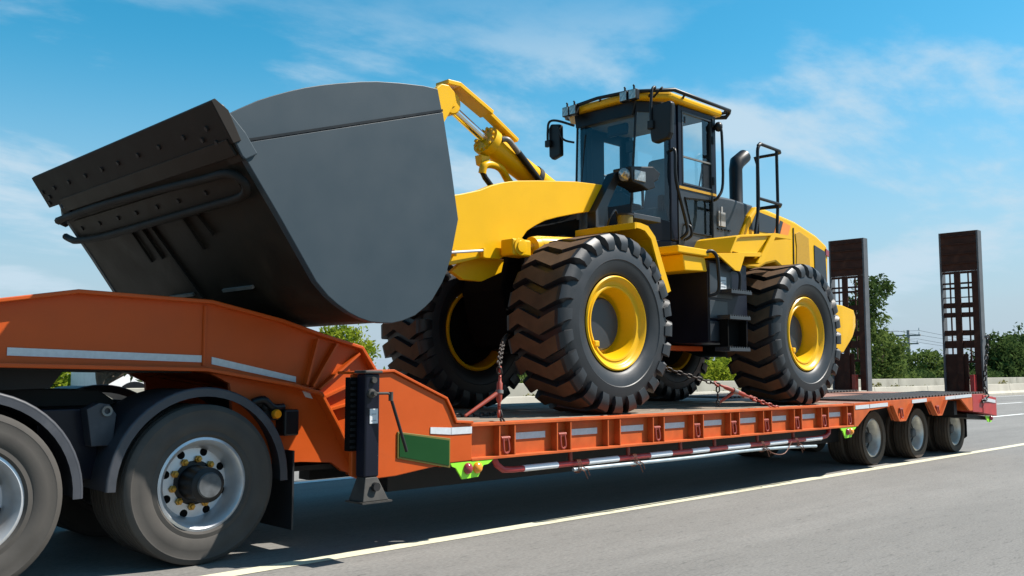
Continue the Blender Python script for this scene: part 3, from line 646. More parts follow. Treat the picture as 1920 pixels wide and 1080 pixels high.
P().prismx([(6.12, .80), (6.75, .80), (6.75, .24), (6.70, .20), (6.17, .20), (6.12, .24)], 17.06, 17.075).done('mudflap', 'black', T)
# loading ramps standing at the tail
def ramp(y0, y1, zb, zt, lab):
    rp_ = P(); X0 = 17.05; w = y1 - y0; H_ = zt - zb; f = lambda v: zb + H_ * v; ly = lambda u: y0 + w * u
    r = P().box(X0, X0 + .018, ly(.05), ly(.95), f(.755), f(1.0)).done('loading_ramp', 'rampsteel', T)
    r['label'] = lab
    # side channels: web outside, grey outer face
    for u0, u1, m, nm in ((0, .045, 'rampside', 'side_channel'), (.955, 1.0, 'rampside', 'side_channel')):
        P().box(X0 + .002, X0 + .17, ly(u0), ly(u1), zb, zt).done(nm, m, r)
    for u0, u1 in ((.047, .20), (.49, .645)): P().box(X0, X0 + .03, ly(u0), ly(u1), zb + .01, f(.754)).done('rail', 'rampsteel', r)
    for u in (.335, .80): P().box(X0 + .09, X0 + .115, ly(u - .016), ly(u + .016), f(.2), f(.754)).done('back_bar', 'rampsteel', r)
    for v0, v1 in ((.740, .7545), (.675, .686), (.644, .657), (.59, .596), (.528, .560), (.47, .50), (.357, .39), (.28, .326), (.19, .205), (.09, .105)):
        P().box(X0 + .032, X0 + .06, ly(.05), ly(.95), f(v0), f(v1)).done('slat', 'rampsteel', r)
    for v in (.80, .86, .92, .97): P().box(X0 - .022, X0 - .001, ly(.06), ly(.94), f(v), f(v) + .02).done('grip_bar', 'rampsteel', r)
    P().box(X0 + .031, X0 + .05, ly(.38), ly(.95), f(.0), f(.245)).done('lower_plate', 'rampsteel', r)
    return r
ramp(5.80, 6.46, .965, 3.80, 'right ramp, taller in view, hung with a short chain')
ramp(7.84, 8.54, .99, 3.87, 'left ramp, partly behind the loader counterweight')
P().box(16.88, 17.0, 5.90, 5.97, .96, 1.30).done('ramp_stop', 'red', T, bevel=.004)
P().box(16.88, 17.0, 8.0, 8.07, .96, 1.30).done('ramp_stop', 'ring', T, bevel=.004)
def chain_links(path, parent, pitch=.062, r=.0085, L=.082, W=.052, m='chain'):
    pts = smooth_path(path, 12); seg = [(pts[i + 1] - pts[i]).length for i in range(len(pts) - 1)]; tot = sum(seg); n = max(2, int(tot / pitch)); first = None
    for k in range(n):
        d = (k + .5) / n * tot; i = 0
        while d > seg[i] and i < len(seg) - 1: d -= seg[i]; i += 1
        t = (pts[i + 1] - pts[i]).normalized(); c = pts[i] + t * d
        if first is None:
            a = W / 2 - r; b = L / 2 - W / 2
            loop = [((b + a * math.cos(R(q))), a * math.sin(R(q)), 0) for q in range(-90, 91, 30)] + [((-b + a * math.cos(R(q))), a * math.sin(R(q)), 0) for q in range(90, 271, 30)]
            first = P().tube([tuple(Vector(q) + c) for q in loop], r, 6, closed=True).done('link', m, parent, smooth=60, origin=tuple(c)); o = first
        else:
            o = first.copy(); COL.objects.link(o); o.parent = parent; ORG[o] = c; o.location = c - ORG[parent]
        qt = t.to_track_quat('X', 'Z'); o.rotation_euler = (qt @ Euler((R(90) * (k % 2), 0, 0)).to_quaternion()).to_euler()
rc = P().tube([(17.10, 5.77, 1.95), (17.10, 5.72, 1.95)], .03, 8).done('chain_hook', 'steelgrey', T)
chain_links([(17.10, 5.72, 1.98), (17.0, 5.74, 1.5), (16.95, 5.76, 1.15), (16.75, 5.66, .93), (16.5, 5.66, .86)], rc, pitch=.085, L=.105, W=.07, r=.012)
# tarred things hanging below: loose pipe and wire ties are separate things
lp = P().tube(smooth_path([(6.44, 5.735, .468), (7.4, 5.725, .465), (8.3, 5.72, .462), (9.3, 5.73, .468), (10.2, 5.735, .455), (10.97, 5.735, .43)], 5), .017, 10).done('steel_pipe', 'pipe', None, smooth=60)
tag(lp, 'long thin grey pipe wired below the red and white guard rail', 'pipe')
for k, x in enumerate((6.50, 7.32, 9.69, 10.47)):
    q = P(); z = .495
    for j in range(3):
        q.tube([(x + .02 * j + .05 * math.cos(R(a)) * .3, 5.757 + .05 * math.cos(R(a)), z + .062 * math.sin(R(a))) for a in range(0, 360, 30)], .004, 5, closed=True)
    q.tube([(x, 5.71, z - .02), (x + .06, 5.70, z - .05), (x + .10, 5.70, z - .12)], .005, 5)
    q.tube([(x + .02, 5.71, z), (x + .10, 5.70, z - .03), (x + .13, 5.70, z - .09)], .005, 5)
    if k == 2: q.tube(smooth_path([(x, 5.70, z), (x + .2, 5.70, z - .09), (x + .45, 5.70, z - .10), (x + .62, 5.70, z + .03)], 5), .005, 5)
    tag(q.done('wire_tie', 'wire'), ['rusty wire tie nearest the landing leg, around guard rail and pipe', 'rusty wire tie below the second guard drop, around guard rail and pipe', 'brown wire tie with a long sagging loop, around guard rail and pipe', 'rusty wire tie nearest the trailer wheels, around guard rail and pipe'][k], 'wire tie', 'wire ties around the pipe')

# ------------------------------------------------------------------ truck tractor (rear part; the cab is out of frame at the left)
K = thing('truck_tractor', 'dark tractor truck with dusty tandem wheels under the orange gooseneck', 'truck', (1.6, 7.45, 0))
kw = road_wheel(3.17, 6.455, .56, .56, .30, .315, 'wheel', 'truck_rubber', 'silver', K, .125, -.215, nuts=10, holes=8, nutr=.168, seg=80, deep=.125)
for x in (0, -1.5):
    if x: dup(kw, (x, 0, 0))
    dup(kw, (x, .33, 0)); dup(kw, (x, 8.52 - 6.455, 0), rotz=math.pi); dup(kw, (x, 8.19 - 6.455, 0), rotz=math.pi)
    P().tube([(3.17 + x, 6.6, .56), (3.17 + x, 8.3, .56)], .10, 10).done('axle', 'black', K)
    P().ball((3.17 + x, 7.45, .56), .26, 12).done('differential', 'black', K, smooth=70)
for y0 in (6.95, 7.85): P().prism([(-4.5, .82), (-4.5, 1.10), (3.2, 1.10), (3.75, 1.02), (3.75, .84)], y0, y0 + .09).done('frame_rail', 'black', K, bevel=.008)
P().box(3.70, 3.76, 6.9, 8.0, .80, 1.0).done('rear_crossmember', 'black', K)
P().box(.8, 2.4, 7.04, 7.85, .9, 1.05).done('crossmember', 'black', K)
P().prism([(1.7, 1.10), (1.75, 1.2), (2.0, 1.24), (2.7, 1.22), (2.85, 1.12), (2.8, 1.10)], 7.05, 7.85).done('fifth_wheel', 'darksteel', K, bevel=.01)
P().box(2.15, 2.55, 6.62, 6.94, .62, 1.10).done('spring_hanger', 'navy', K, bevel=.01)
P().prism([(2.42, 1.10), (2.5, 1.14), (2.57, 1.13), (2.62, 1.06), (2.60, .85), (2.46, .85)], 6.50, 6.62).done('fender_arm', 'fender', K, bevel=.006)
P().lathe([(.020, -.012), (.036, -.014), (.038, .02)], 2.55, 6.495, 1.085, 16).done('arm_pin', 'steelgrey', K, smooth=40)
P().box(-1.2, 1.0, 6.45, 6.9, .45, .95).done('fuel_tank', 'steelgrey', K, bevel=.06)
fo = arc(3.17, .56, .665, 180, -2, 28)
fd = P().strip(fo, 6.32, 7.0, .012).done('fender', 'fender', K, smooth=40)
lip = P(); lip.tube([(a, 6.325, b) for a, b in fo], .017, 8); lip.tube([(a * .985 + 3.17 * .015, 6.365, b * .985 + .56 * .015) for a, b in fo], .012, 6); lip.done('fender_lip', 'fender', fd, smooth=60)
P().strip(fo, 6.31, 6.318, .05).done('fender_skirt', 'fender', fd, smooth=40)
dup(fd, (-1.5, 0, 0)); dup(fd, (0, 8.24 - 6.32 - .03, 0)); dup(fd, (-1.5, 8.24 - 6.32 - .03, 0))
P().tube([(3.17, 6.9, 1.20), (3.17, 6.9, 1.05)], .025, 8).done('fender_stay', 'black', K)
P().prismx([(6.33, .75), (6.98, .75), (6.98, .16), (6.33, .155)], 3.90, 3.915).done('mudflap', 'rubber', K)
P().prismx([(8.2, .75), (8.85, .75), (8.85, .16), (8.2, .155)], 3.90, 3.915).done('mudflap', 'rubber', K)
tl = P().box(3.84, 3.97, 6.36, 6.55, .86, 1.06).done('tail_lamp', 'black', K, bevel=.015)
P().lathe([(0, -.03), (.03, -.026), (.038, -.008), (.038, .01)], 3.78, 6.38, 1.03, 16).done('side_marker', 'lens_amber', K, smooth=50)
P().tube(smooth_path([(3.60, 6.42, 1.12), (3.68, 6.40, 1.14), (3.76, 6.40, 1.08), (3.86, 6.42, 1.08)], 4), .03, 8).done('air_hose', 'black', K, smooth=60)
for (x, z, s) in ((3.66, 1.12, .04), (3.72, 1.09, .045)): P().ball((x, 6.44, z), s, 10).done('air_coupling', 'darksteel', K, smooth=80)
P().box(3.70, 3.85, 6.42, 6.50, .98, 1.07).done('lamp_bracket', 'black', K, bevel=.01)

# ------------------------------------------------------------------ wheel loader
LY = 7.37
W_ = thing('wheel_loader', 'yellow articulated wheel loader with raised grey bucket chained to the trailer deck', 'wheel loader', (9.1, LY, .94))
# --- wheels
def loader_wheel(x, y, z):
    RO, hw = .872, .345
    rimp = [(.43, -.26), (.452, -.285), (.458, -.30), (.445, -.312), (.425, -.305), (.41, -.28), (.395, -.268), (.372, -.262), (.362, -.272), (.345, -.268), (.328, -.235), (.305, -.09), (.29, -.06), (.0, -.06)]
    w = P().lathe(rimp, x, y, z, 64).done('wheel', 'yellow', W_, smooth=45)
    P().lathe([(.43, .26), (.458, .29), (.445, .31), (.42, .30), (.405, .24), (.385, .15), (.36, -.03), (.29, -.05)], x, y, z, 64).done('rim_inside', 'yellow', w, smooth=45)
    P().lathe([(.262, -.061), (.258, -.10), (.24, -.118), (.12, -.124), (.0, -.124)], x, y, z, 40).done('hub', 'charcoal', w, smooth=40)
    a = R(215); nx, nz = x + .355 * math.cos(a), z + .355 * math.sin(a)
    P().box(nx - .035, nx + .035, y - .30, y - .262, nz - .03, nz + .03).done('lock_lug', 'yellow', w, bevel=.012)
    g = P(); g.mi = 0
    sw = [(.445, -.255), (.462, -.28), (.475, -.30), (.50, -.318), (.56, -.338), (.605, -.345), (.612, -.352), (.625, -.350), (.69, -.345), (.75, -.326), (.79, -.30), (.808, -.26)]
    prof = sw + [(.815, -.15), (.818, 0), (.815, .15)] + [(r_, -q) for r_, q in sw[::-1]]
    g.lathe(prof, x, y, z, 96)
    n = 24; p = 2 * math.pi / n
    st = [(-.353, .705, .30), (-.362, .765, .27), (-.350, .825, .22), (-.318, .862, .14), (-.285, .870, .08), (-.09, RO, -.26), (.17, RO, .24), (.285, .870, -.02), (.318, .862, -.04), (.350, .825, -.10), (.362, .765, -.14), (.353, .705, -.17)]
    base = [.70, .73, .77, .79, .80, .81, .81, .80, .79, .77, .73, .70]
    for k in range(n):
        th = p * k; vs = []; m = len(st)
        for j, (yy, rr, of) in enumerate(st):
            hwid = .315 * p if 3 <= j <= 8 else (.29 * p if j in (2, 9) else .25 * p)
            for sgn in (-1, 1):
                for rad, ext in ((rr, 0), (base[j], .05 * p)):
                    an = th - of * p + sgn * (hwid + ext)
                    yv = yy if rad == rr or 3 <= j <= 8 else yy * .90
                    vs.append((x + rad * math.cos(an), y + yv, z + rad * math.sin(an)))
        top, walls = [], []
        for j in range(m - 1):
            a0, b0 = 4 * j, 4 * (j + 1)
            f = (a0, b0, b0 + 2, a0 + 2)
            (top if 4 <= j <= 6 else walls).append(f)
            walls += [(a0, a0 + 1, b0 + 1, b0), (a0 + 2, b0 + 2, b0 + 3, a0 + 3)]
        e = 4 * (m - 1); walls += [(0, 2, 3, 1), (e, e + 1, e + 3, e + 2)]
        n0 = len(g.v); g.mi = 1; g.add(vs, top); g.mi = 0
        g.f += [[i + n0 for i in f] for f in walls]; g.m += [0] * len(walls)
    t = g.done('tyre', ['rubber', 'tread'], w, smooth=32)
    P().lathe([(.375, -.02), (.375, .20), (.34, .24), (.2, .27), (0, .27)], x, y, z, 32).done('rim_dimming_drum', 'matte', w, smooth=40)  # matt black drum added to dim the inside of the rim
    w.scale = (1.028, 1.05, 1.028)
    return w
lw0 = loader_wheel(7.24, 6.165, 1.828)
dup(lw0, (11.03 - 7.24, 0, 0))
dup(lw0, (0, 8.58 - 6.165, 0), rotz=math.pi); dup(lw0, (11.03 - 7.24, 8.58 - 6.165, 0), rotz=math.pi)
for x in (7.24, 11.03):
    P().tube([(x, 6.3, 1.828), (x, 6.7, 1.828), (x, 7.05, 1.828), (x, 7.45, 1.828), (x, 7.8, 1.828), (x, 8.5, 1.828)], [.18, .16, .28, .28, .16, .18], 16).done('axle', 'black', W_, smooth=50)
# --- bucket
Bk = P().strip([(3.02, 2.825), (3.33, 2.415), (3.63, 1.99), (3.73, 1.895), (3.90, 1.785), (4.10, 1.728), (4.30, 1.722), (4.50, 1.78), (4.66, 1.89), (4.77, 2.05), (4.87, 2.28), (4.94, 2.57), (4.86, 3.0), (4.74, 3.58)], 5.70, 8.93, -.035).done('bucket', 'plate', W_, smooth=25)
main = [(3.035, 2.87), (3.05, 2.785), (3.33, 2.405), (3.63, 1.98), (3.73, 1.885), (3.81, 1.83), (3.91, 1.775), (4.00, 1.74), (4.10, 1.715), (4.20, 1.71), (4.30, 1.712), (4.40, 1.735), (4.52, 1.78), (4.62, 1.85), (4.69, 1.91), (4.74, 1.98), (4.79, 2.05), (4.84, 2.15), (4.885, 2.28), (4.955, 2.575), (4.875, 3.0), (4.785, 3.425)]
guard = [(3.045, 2.82), (4.80, 3.37), (4.79, 3.44), (4.745, 3.61)] + [(4.60, 3.605), (4.36, 3.575), (4.15, 3.54), (4.00, 3.505), (3.82, 3.455), (3.66, 3.405), (3.52, 3.355), (3.40, 3.305), (3.28, 3.25), (3.16, 3.19), (3.03, 3.11), (2.93, 3.045)]
for a, b, c, d in ((5.635, 5.70, 5.655, 5.695), (8.93, 8.995, 8.935, 8.975)):
    P().prism(main, a, b).done('side_plate', 'bucket', Bk, bevel=.006)
    P().prism(guard, c, d).done('side_guard', 'bucket', Bk, bevel=.004)
    P().prism([(3.04, 2.874), (4.783, 3.428), (4.779, 3.446), (3.036, 2.892)], a - .004, c + .003).done('seam_shadow', 'black', Bk)  # black strip painted as the groove shadow along the plate seam
# cutting edge along the lip, seen from below
bd_ = Vector((.587, -.8096)); bn_ = Vector((-.8096, -.587))   # along the floor from lip to heel, outward normal
def bp(s, off=0): return (3.05 + bd_.x * s + bn_.x * off, 2.79 + bd_.y * s + bn_.y * off)
ce = P().prism([bp(-.405, -.005), bp(-.40, .03), bp(-.10, .045), bp(-.09, -.02), bp(-.30, -.05)], 5.60, 9.03).done('cutting_edge', 'edge', Bk, bevel=.005)
P().prism([bp(-.12, -.03), bp(.03, -.03), bp(.03, .034), bp(-.12, .034)], 5.628, 5.80).done('corner_filler', 'plate', Bk)
P().prism([bp(-.40, .0), bp(-.0, .03), bp(.03, .02), bp(.04, -.085), bp(-.12, -.085), bp(-.34, -.045)], 5.61, 5.70).done('corner_plate', 'bucket', Bk, bevel=.008)
P().prism([bp(-.14, .036), bp(-.02, .036), bp(-.02, .055), bp(-.14, .055)], 5.64, 8.70).done('backing_bar', 'plate', Bk, bevel=.003)
bolt = None
def add_bolt(y, s, off, m='edge'):
    global bolt
    x, z = bp(s, off)
    if bolt is None:
        bolt = P().tube([(x, y, z), (x + bn_.x * .014, y, z + bn_.y * .014)], .019, 6).done('bolt', 'darksteel', Bk, origin=(x, y, z)); bolt['o'] = 0
        add_bolt.o = (x, y, z)
    else: dup(bolt, (x - add_bolt.o[0], y - add_bolt.o[1], z - add_bolt.o[2]))
for y in (5.81, 6.15, 6.54, 6.90, 7.27, 7.59, 7.94, 8.31, 8.66, 8.95): add_bolt(y, -.25, .038)
for y, s in ((5.93, -.19), (5.78, -.14), (8.86, -.19), (8.94, -.14)): add_bolt(y, s, .042)
# wear plate with bolts between two bent guard strips that meet in a loop at the near end
P().prism([bp(.085, .0), bp(.255, .0), bp(.255, .022), bp(.085, .022)], 5.85, 8.80).done('wear_plate', 'plate', Bk, bevel=.003)
for y in (6.32, 6.76, 7.13, 7.52, 7.88, 8.28, 8.68): add_bolt(y, .17, .022)
pth = [(9.08, .10, -.02), (9.02, .05, .03), (8.9, .03, .055), (8.0, .02, .06), (7.0, .04, .06), (6.2, .065, .06), (5.9, .07, .06), (5.78, .095, .06), (5.72, .14, .06), (5.71, .19, .06), (5.76, .235, .06), (5.9, .26, .06), (6.3, .265, .06), (7.2, .275, .06), (8.3, .285, .06), (8.85, .26, .06), (9.03, .235, .04), (9.13, .20, .03)]
q3 = [(bp(s, o)[0], y, bp(s, o)[1]) for y, s, o in pth]
P().tube(smooth_path(q3, 5), .032, 8).done('guard_strip', 'edge', Bk, smooth=60)
for y0, s0, y1, s1, w in ((7.84, .30, 7.82, .62, .014), (7.63, .30, 7.60, .61, .014), (7.46, .30, 7.34, 1.03, .018), (6.88, .30, 6.86, .60, .014), (6.65, .30, 6.60, .50, .014), (8.75, -.08, 8.74, .05, .03)):
    a, b = bp(s0, .0), bp(s1, .0); c, d = bp(s0, .022), bp(s1, .022)
    P().hexa([(a[0], y0 - w, a[1]), (a[0], y0 + w, a[1]), (c[0], y0 + w, c[1]), (c[0], y0 - w, c[1])], [(b[0], y1 - w, b[1]), (b[0], y1 + w, b[1]), (d[0], y1 + w, d[1]), (d[0], y1 - w, d[1])]).done('floor_rib', 'edge', Bk)
for y0, y1 in ((7.46, 7.91), (6.48, 6.95)): P().prism([bp(.96, .0), bp(.985, .0), bp(.985, .02), bp(.96, .02)], y0, y1).done('floor_strip', 'steelgrey', Bk)
# --- lift arms
armp = [(4.98, 2.16), (5.30, 2.27), (5.80, 2.36), (5.84, 2.365), (6.17, 2.455), (6.45, 2.47), (6.60, 2.55), (6.70, 2.60), (6.75, 2.70), (6.83, 2.79), (6.95, 2.86), (7.10, 2.93), (7.30, 2.99), (7.62, 3.07), (7.90, 3.13), (8.05, 3.20), (8.14, 3.28), (8.18, 3.38), (8.17, 3.455), (7.6, 3.42), (7.0, 3.345), (6.70, 3.30), (6.58, 3.275), (6.45, 3.24), (6.33, 3.20), (6.17, 3.13), (5.95, 3.065), (5.70, 3.0), (5.3, 2.92), (5.0, 2.86)]
ar = P().prism(armp, 6.70, 6.79).done('lift_arm', 'yellow', W_, bevel=.008)
P().prism(armp, 7.78, 7.87).done('lift_arm', 'yellow', W_, bevel=.008)
P().tube([(6.2, 6.79, 2.72), (6.2, 7.78, 2.72)], .19, 20).done('arm_cross_tube', 'yellow', W_, smooth=50)
P().prism([(4.98, 2.16), (5.30, 2.27), (5.25, 2.40), (4.96, 2.34)], 6.62, 6.70).done('bucket_pin_boss', 'yellow', W_, bevel=.01)
P().tube([(5.73, 6.64, 2.465), (6.20, 6.66, 2.53)], .013, 8).done('level_rod', 'label', ar, smooth=60)
P().box(6.17, 6.20, 6.645, 6.70, 2.46, 2.55).done('rod_bracket', 'yellow', ar, bevel=.004)
P().box(5.80, 5.83, 6.65, 6.70, 2.44, 2.50).done('rod_bracket', 'yellow', ar, bevel=.004)
P().prism([(5.95, 2.32), (6.1, 2.25), (6.35, 2.25), (6.62, 2.36), (6.66, 2.5), (6.15, 2.48)], 6.86, 6.92).done('arm_inner_plate', 'yellow', W_, bevel=.006)
# lift cylinders
for s, y in ((1, 6.58), (-1, 7.92)):
    bs = P().box(6.42, 6.68, y - .09, y + .09, 2.49, 2.66).done('cylinder_eye', 'yellow', W_, bevel=.02)
    P().lathe([(0, -.03), (.055, -.028), (.06, -.015), (.085, -.012), (.088, 0)], 6.52, y - .09, 2.58, 24).done('pin_cap', 'yellow', bs, smooth=40)
    P().tube([(6.66, y, 2.59), (6.80, y, 2.62)], .036, 12).done('piston_rod', 'chrome', bs, smooth=60)
    P().tube([(6.78, y, 2.615), (6.86, y, 2.63), (6.86, y, 2.63), (7.6, y, 2.70)], [.10, .10, .085, .085], 18).done('lift_cylinder', 'yellow', W_, smooth=40)
# tilt linkage in the middle
CY = 7.16
tc_ = P().tube([(6.67, CY, 3.80), (6.74, CY, 3.765), (6.745, CY, 3.762), (6.76, CY, 3.755), (6.765, CY, 3.752), (7.75, CY, 3.36)], [.165, .165, .165, .135, .13, .125], 24).done('tilt_cylinder', 'yellow', W_, smooth=35)
for k in range(12):
    a = 2 * math.pi * k / 12; dv = Vector((.93, 0, -.37)); u = Vector((.37, 0, .93)); c = Vector((6.662, CY, 3.803)) + u * .125 * math.cos(a) + Vector((0, 1, 0)) * .125 * math.sin(a)
    P().tube([tuple(c), tuple(c - dv * .025)], .02, 6).done('head_bolt', 'yellow', tc_)
P().tube([(6.16, CY, 4.06), (6.68, CY, 3.795)], .052, 16).done('piston_rod', 'chrome', tc_, smooth=60)
P().tube([(7.38, CY, 3.51), (7.44, CY, 3.485)], .138, 20).done('clamp_band', 'darksteel', tc_, smooth=40)
ey = P().lathe([(0, -.10), (.045, -.10), (.05, -.09), (.11, -.085), (.125, -.07), (.125, .07), (0, .10)], 6.13, CY, 4.08, 28).done('rod_eye', 'yellow', tc_, smooth=40)
P().prism([(5.86, 4.16), (5.92, 4.21), (6.01, 4.215), (6.09, 4.16), (6.11, 4.08), (6.05, 3.97), (5.72, 3.45), (5.45, 2.75), (5.2, 2.70), (5.3, 3.0), (5.5, 3.6), (5.8, 4.05)], CY - .17, CY - .10).done('rocker_plate', 'yellow', W_, bevel=.01)
P().prism([(6.0, 4.18), (6.06, 4.23), (6.15, 4.235), (6.23, 4.18), (6.25, 4.10), (6.16, 3.97), (5.85, 3.45), (5.45, 2.75), (5.2, 2.70), (5.3, 3.0), (5.6, 3.6), (5.9, 4.05)], CY + .10, CY + .17).done('rocker_plate', 'yellow', W_, bevel=.01)
P().strip([(6.02, 4.285), (6.19, 4.29), (6.66, 4.085)], CY - .15, CY + .05, .05).done('rod_guard', 'yellow', W_, bevel=.008)
P().strip([(6.64, 4.085), (7.06, 3.86)], CY - .12, CY + .0, .045).done('rod_guard', 'yellow', W_, bevel=.006)
P().box(6.88, 6.95, CY - .06, CY + .06, 3.76, 3.88).done('guard_bracket', 'yellow', W_)
P().tube(smooth_path([(6.78, CY - .14, 3.80), (6.84, CY - .17, 3.80), (6.93, CY - .17, 3.74), (7.0, CY - .165, 3.69)], 5), .03, 10).done('steel_line', 'steelgrey', tc_, smooth=60)
P().tube(smooth_path([(7.0, CY - .165, 3.69), (7.15, CY - .16, 3.58), (7.35, CY - .16, 3.42), (7.5, CY - .16, 3.3)], 5), .036, 10).done('hydraulic_hose', 'black', tc_, smooth=60)
P().tube(smooth_path([(6.58, CY - .05, 3.42), (6.60, CY - .06, 3.50), (6.70, CY - .06, 3.53), (6.85, CY - .05, 3.51), (7.0, CY, 3.42), (7.1, CY, 3.34)], 5), .042, 10).done('hydraulic_line', 'yellow', tc_, smooth=60)
P().tube([(6.58, CY - .05, 3.44), (6.62, CY - .05, 3.38), (6.75, CY - .05, 3.27)], .03, 8).done('hydraulic_hose', 'black', tc_, smooth=60)
P().hexa([(6.56, CY - .05, 3.62), (6.70, CY - .05, 3.62), (6.70, CY + .05, 3.62), (6.56, CY + .05, 3.62)], [(6.58, CY - .05, 3.52), (6.66, CY - .05, 3.50), (6.66, CY + .05, 3.50), (6.58, CY + .05, 3.52)]).done('port_block', 'yellow', tc_, bevel=.01)
# --- front frame
P().prism([(6.95, 1.62), (6.85, 1.85), (6.75, 2.2), (6.85, 2.5), (7.0, 2.82), (7.5, 2.97), (7.9, 3.07), (8.1, 3.24), (8.25, 3.2), (8.35, 1.65), (7.8, 1.5)], 7.0, 7.62).done('front_frame', 'matte', W_, bevel=.02)
P().prism([(7.75, 2.75), (7.80, 3.30), (8.05, 3.42), (8.25, 3.35), (8.3, 2.75)], 6.80, 6.86).done('tower_plate', 'charcoal', W_, bevel=.01)
P().prism([(6.9, 2.45), (7.0, 2.85), (7.9, 3.06), (8.05, 2.5), (7.6, 2.2)], 6.82, 6.86).done('frame_side', 'matte', W_)
P().box(8.2, 9.2, 6.95, 7.55, 1.62, 2.45).done('pivot_block', 'matte', W_, bevel=.02)
P().box(8.3, 12.6, 6.8, 7.7, 1.75, 2.6).done('rear_frame', 'matte', W_, bevel=.02)
P().box(9.0, 9.75, 6.55, 6.75, 1.60, 1.66).done('artic_lock_bar', 'orange', W_, bevel=.01)
# front fenders
fp = [(7.55, 2.868), (7.63, 2.868), (7.75, 2.85), (7.87, 2.75), (8.13, 2.20)]
fpi = [(7.55, 2.81), (7.61, 2.81), (7.70, 2.795), (7.80, 2.72), (8.04, 2.16)]
for y0, y1 in ((5.85, 6.66), (8.07, 8.86)):
    f_ = P().strip(fp, y0, y1, .03).done('front_fender', 'yellow', W_, bevel=.004)
    ys = y0 if y0 < 7 else y1 - .025
    P().prism(fp + fpi[::-1], ys - .002, ys + .022).done('fender_skirt', 'yellow', f_)
    P().box(7.53, 7.549, y0, y1, 2.80, 2.866).done('fender_lip', 'yellow', f_, bevel=.003)
    yi = y1 - .03 if y0 < 7 else y0
    P().prism([(7.55, 2.83), (7.72, 2.81), (8.10, 2.2), (7.9, 2.2), (7.6, 2.6)], yi, yi + .025).done('fender_web', 'yellow', f_)
# head lamps on arms
def headlamp(y, s):
    m_ = P().prism([(7.80, 2.93), (7.80, 3.10), (8.14, 3.58), (8.36, 3.66), (8.36, 3.58), (8.22, 3.50), (7.96, 3.10), (7.94, 2.93)], y + .06, y + .18).done('lamp_arm', 'black', W_, bevel=.006)
    P().prism([(7.80, 2.93), (7.80, 3.10), (8.00, 3.38), (8.12, 3.38), (7.96, 3.10), (7.94, 2.93)], y + .053, y + .0595).done('arm_plate', 'charcoal', m_)
    h = P().prism([(8.20, 3.64), (8.62, 3.70), (8.76, 3.64), (8.72, 3.56), (8.64, 3.52), (8.66, 3.46), (8.52, 3.41), (8.40, 3.45), (8.24, 3.47), (8.22, 3.5)], y - .12, y + .14).done('head_lamp', 'black', W_, bevel=.012)
    P().tube([(8.25, y - .03, 3.56), (8.185, y - .03, 3.555), (8.17, y - .03, 3.553)], [.074, .074, .05], 20).done('lamp_lens', 'lens_clear', h, smooth=40)
    P().box(8.26, 8.46, y - .135, y - .118, 3.49, 3.61).done('turn_lens', 'lens_clear', h, bevel=.01)
    return h
headlamp(6.54, 1); headlamp(7.86, -1)
P().tube([(7.94, 6.3, 2.88), (7.94, 6.3, 3.03)], .085, 18).done('filler_can', 'gold', W_, smooth=40)
P().tube([(7.94, 6.3, 3.03), (7.94, 6.3, 3.05)], .095, 18).done('filler_cap', 'darksteel', W_, smooth=40)
P().tube(smooth_path([(8.0, 6.45, 3.0), (7.9, 6.4, 3.1), (7.8, 6.4, 3.0), (7.82, 6.45, 2.9)], 5), .012, 6).done('lamp_cable', 'black', W_)
P().box(8.25, 8.75, 6.42, 6.62, 3.06, 3.12).done('cab_step', 'charcoal', W_, bevel=.006)
# --- cab
CB = P().prismz([(9.08, 6.52), (10.05, 6.52), (10.05, 7.93), (9.08, 7.93), (8.72, 7.72), (8.72, 6.75)], 2.72, 2.90).done('cab', 'navy', W_, bevel=.015)
A_N, A_F, F_N, F_F, R_N, R_F = (9.12, 6.54), (9.12, 7.91), (8.76, 6.76), (8.76, 7.70), (10.02, 6.54), (10.02, 7.91)
FB_N, FB_F = (8.66, 6.80), (8.66, 7.66)
P().hexa([(8.66, 6.79, 2.9), (8.68, 6.83, 2.9), (8.68, 7.64, 2.9), (8.66, 7.67, 2.9)], [(8.665, 6.79, 3.32), (8.69, 6.83, 3.32), (8.69, 7.64, 3.32), (8.665, 7.67, 3.32)]).done('front_apron', 'navy', CB)
# quarter panels below the glass
P().hexa([(9.10, 6.52, 2.9), (9.10, 6.56, 2.9), (8.69, 6.83, 2.9), (8.66, 6.79, 2.9)], [(9.10, 6.52, 3.12), (9.10, 6.56, 3.12), (8.69, 6.83, 3.22), (8.66, 6.79, 3.22)]).done('quarter_panel', 'navy', CB)
P().hexa([(9.10, 7.90, 2.9), (9.10, 7.94, 2.9), (8.66, 7.67, 2.9), (8.69, 7.63, 2.9)], [(9.10, 7.90, 3.22), (9.10, 7.94, 3.22), (8.66, 7.67, 3.22), (8.69, 7.63, 3.22)]).done('quarter_panel', 'navy', CB)
def post(nm, a, b, w, d, m='navy'):
    a, b = Vector(a), Vector(b)
    return P().hexa([(a.x - w, a.y - d, a.z), (a.x + w, a.y - d, a.z), (a.x + w, a.y + d, a.z), (a.x - w, a.y + d, a.z)], [(b.x - w, b.y - d, b.z), (b.x + w, b.y - d, b.z), (b.x + w, b.y + d, b.z), (b.x - w, b.y + d, b.z)]).done(nm, m, CB, bevel=.012)
post('front_pillar', (9.15, 6.56, 2.9), (9.15, 6.56, 4.56), .065, .05); post('front_pillar', (9.15, 7.89, 2.9), (9.15, 7.89, 4.56), .065, .05)
post('rear_pillar', (9.99, 6.58, 2.9), (9.99, 6.58, 4.56), .05, .06); post('rear_pillar', (9.99, 7.87, 2.9), (9.99, 7.87, 4.56), .05, .06)
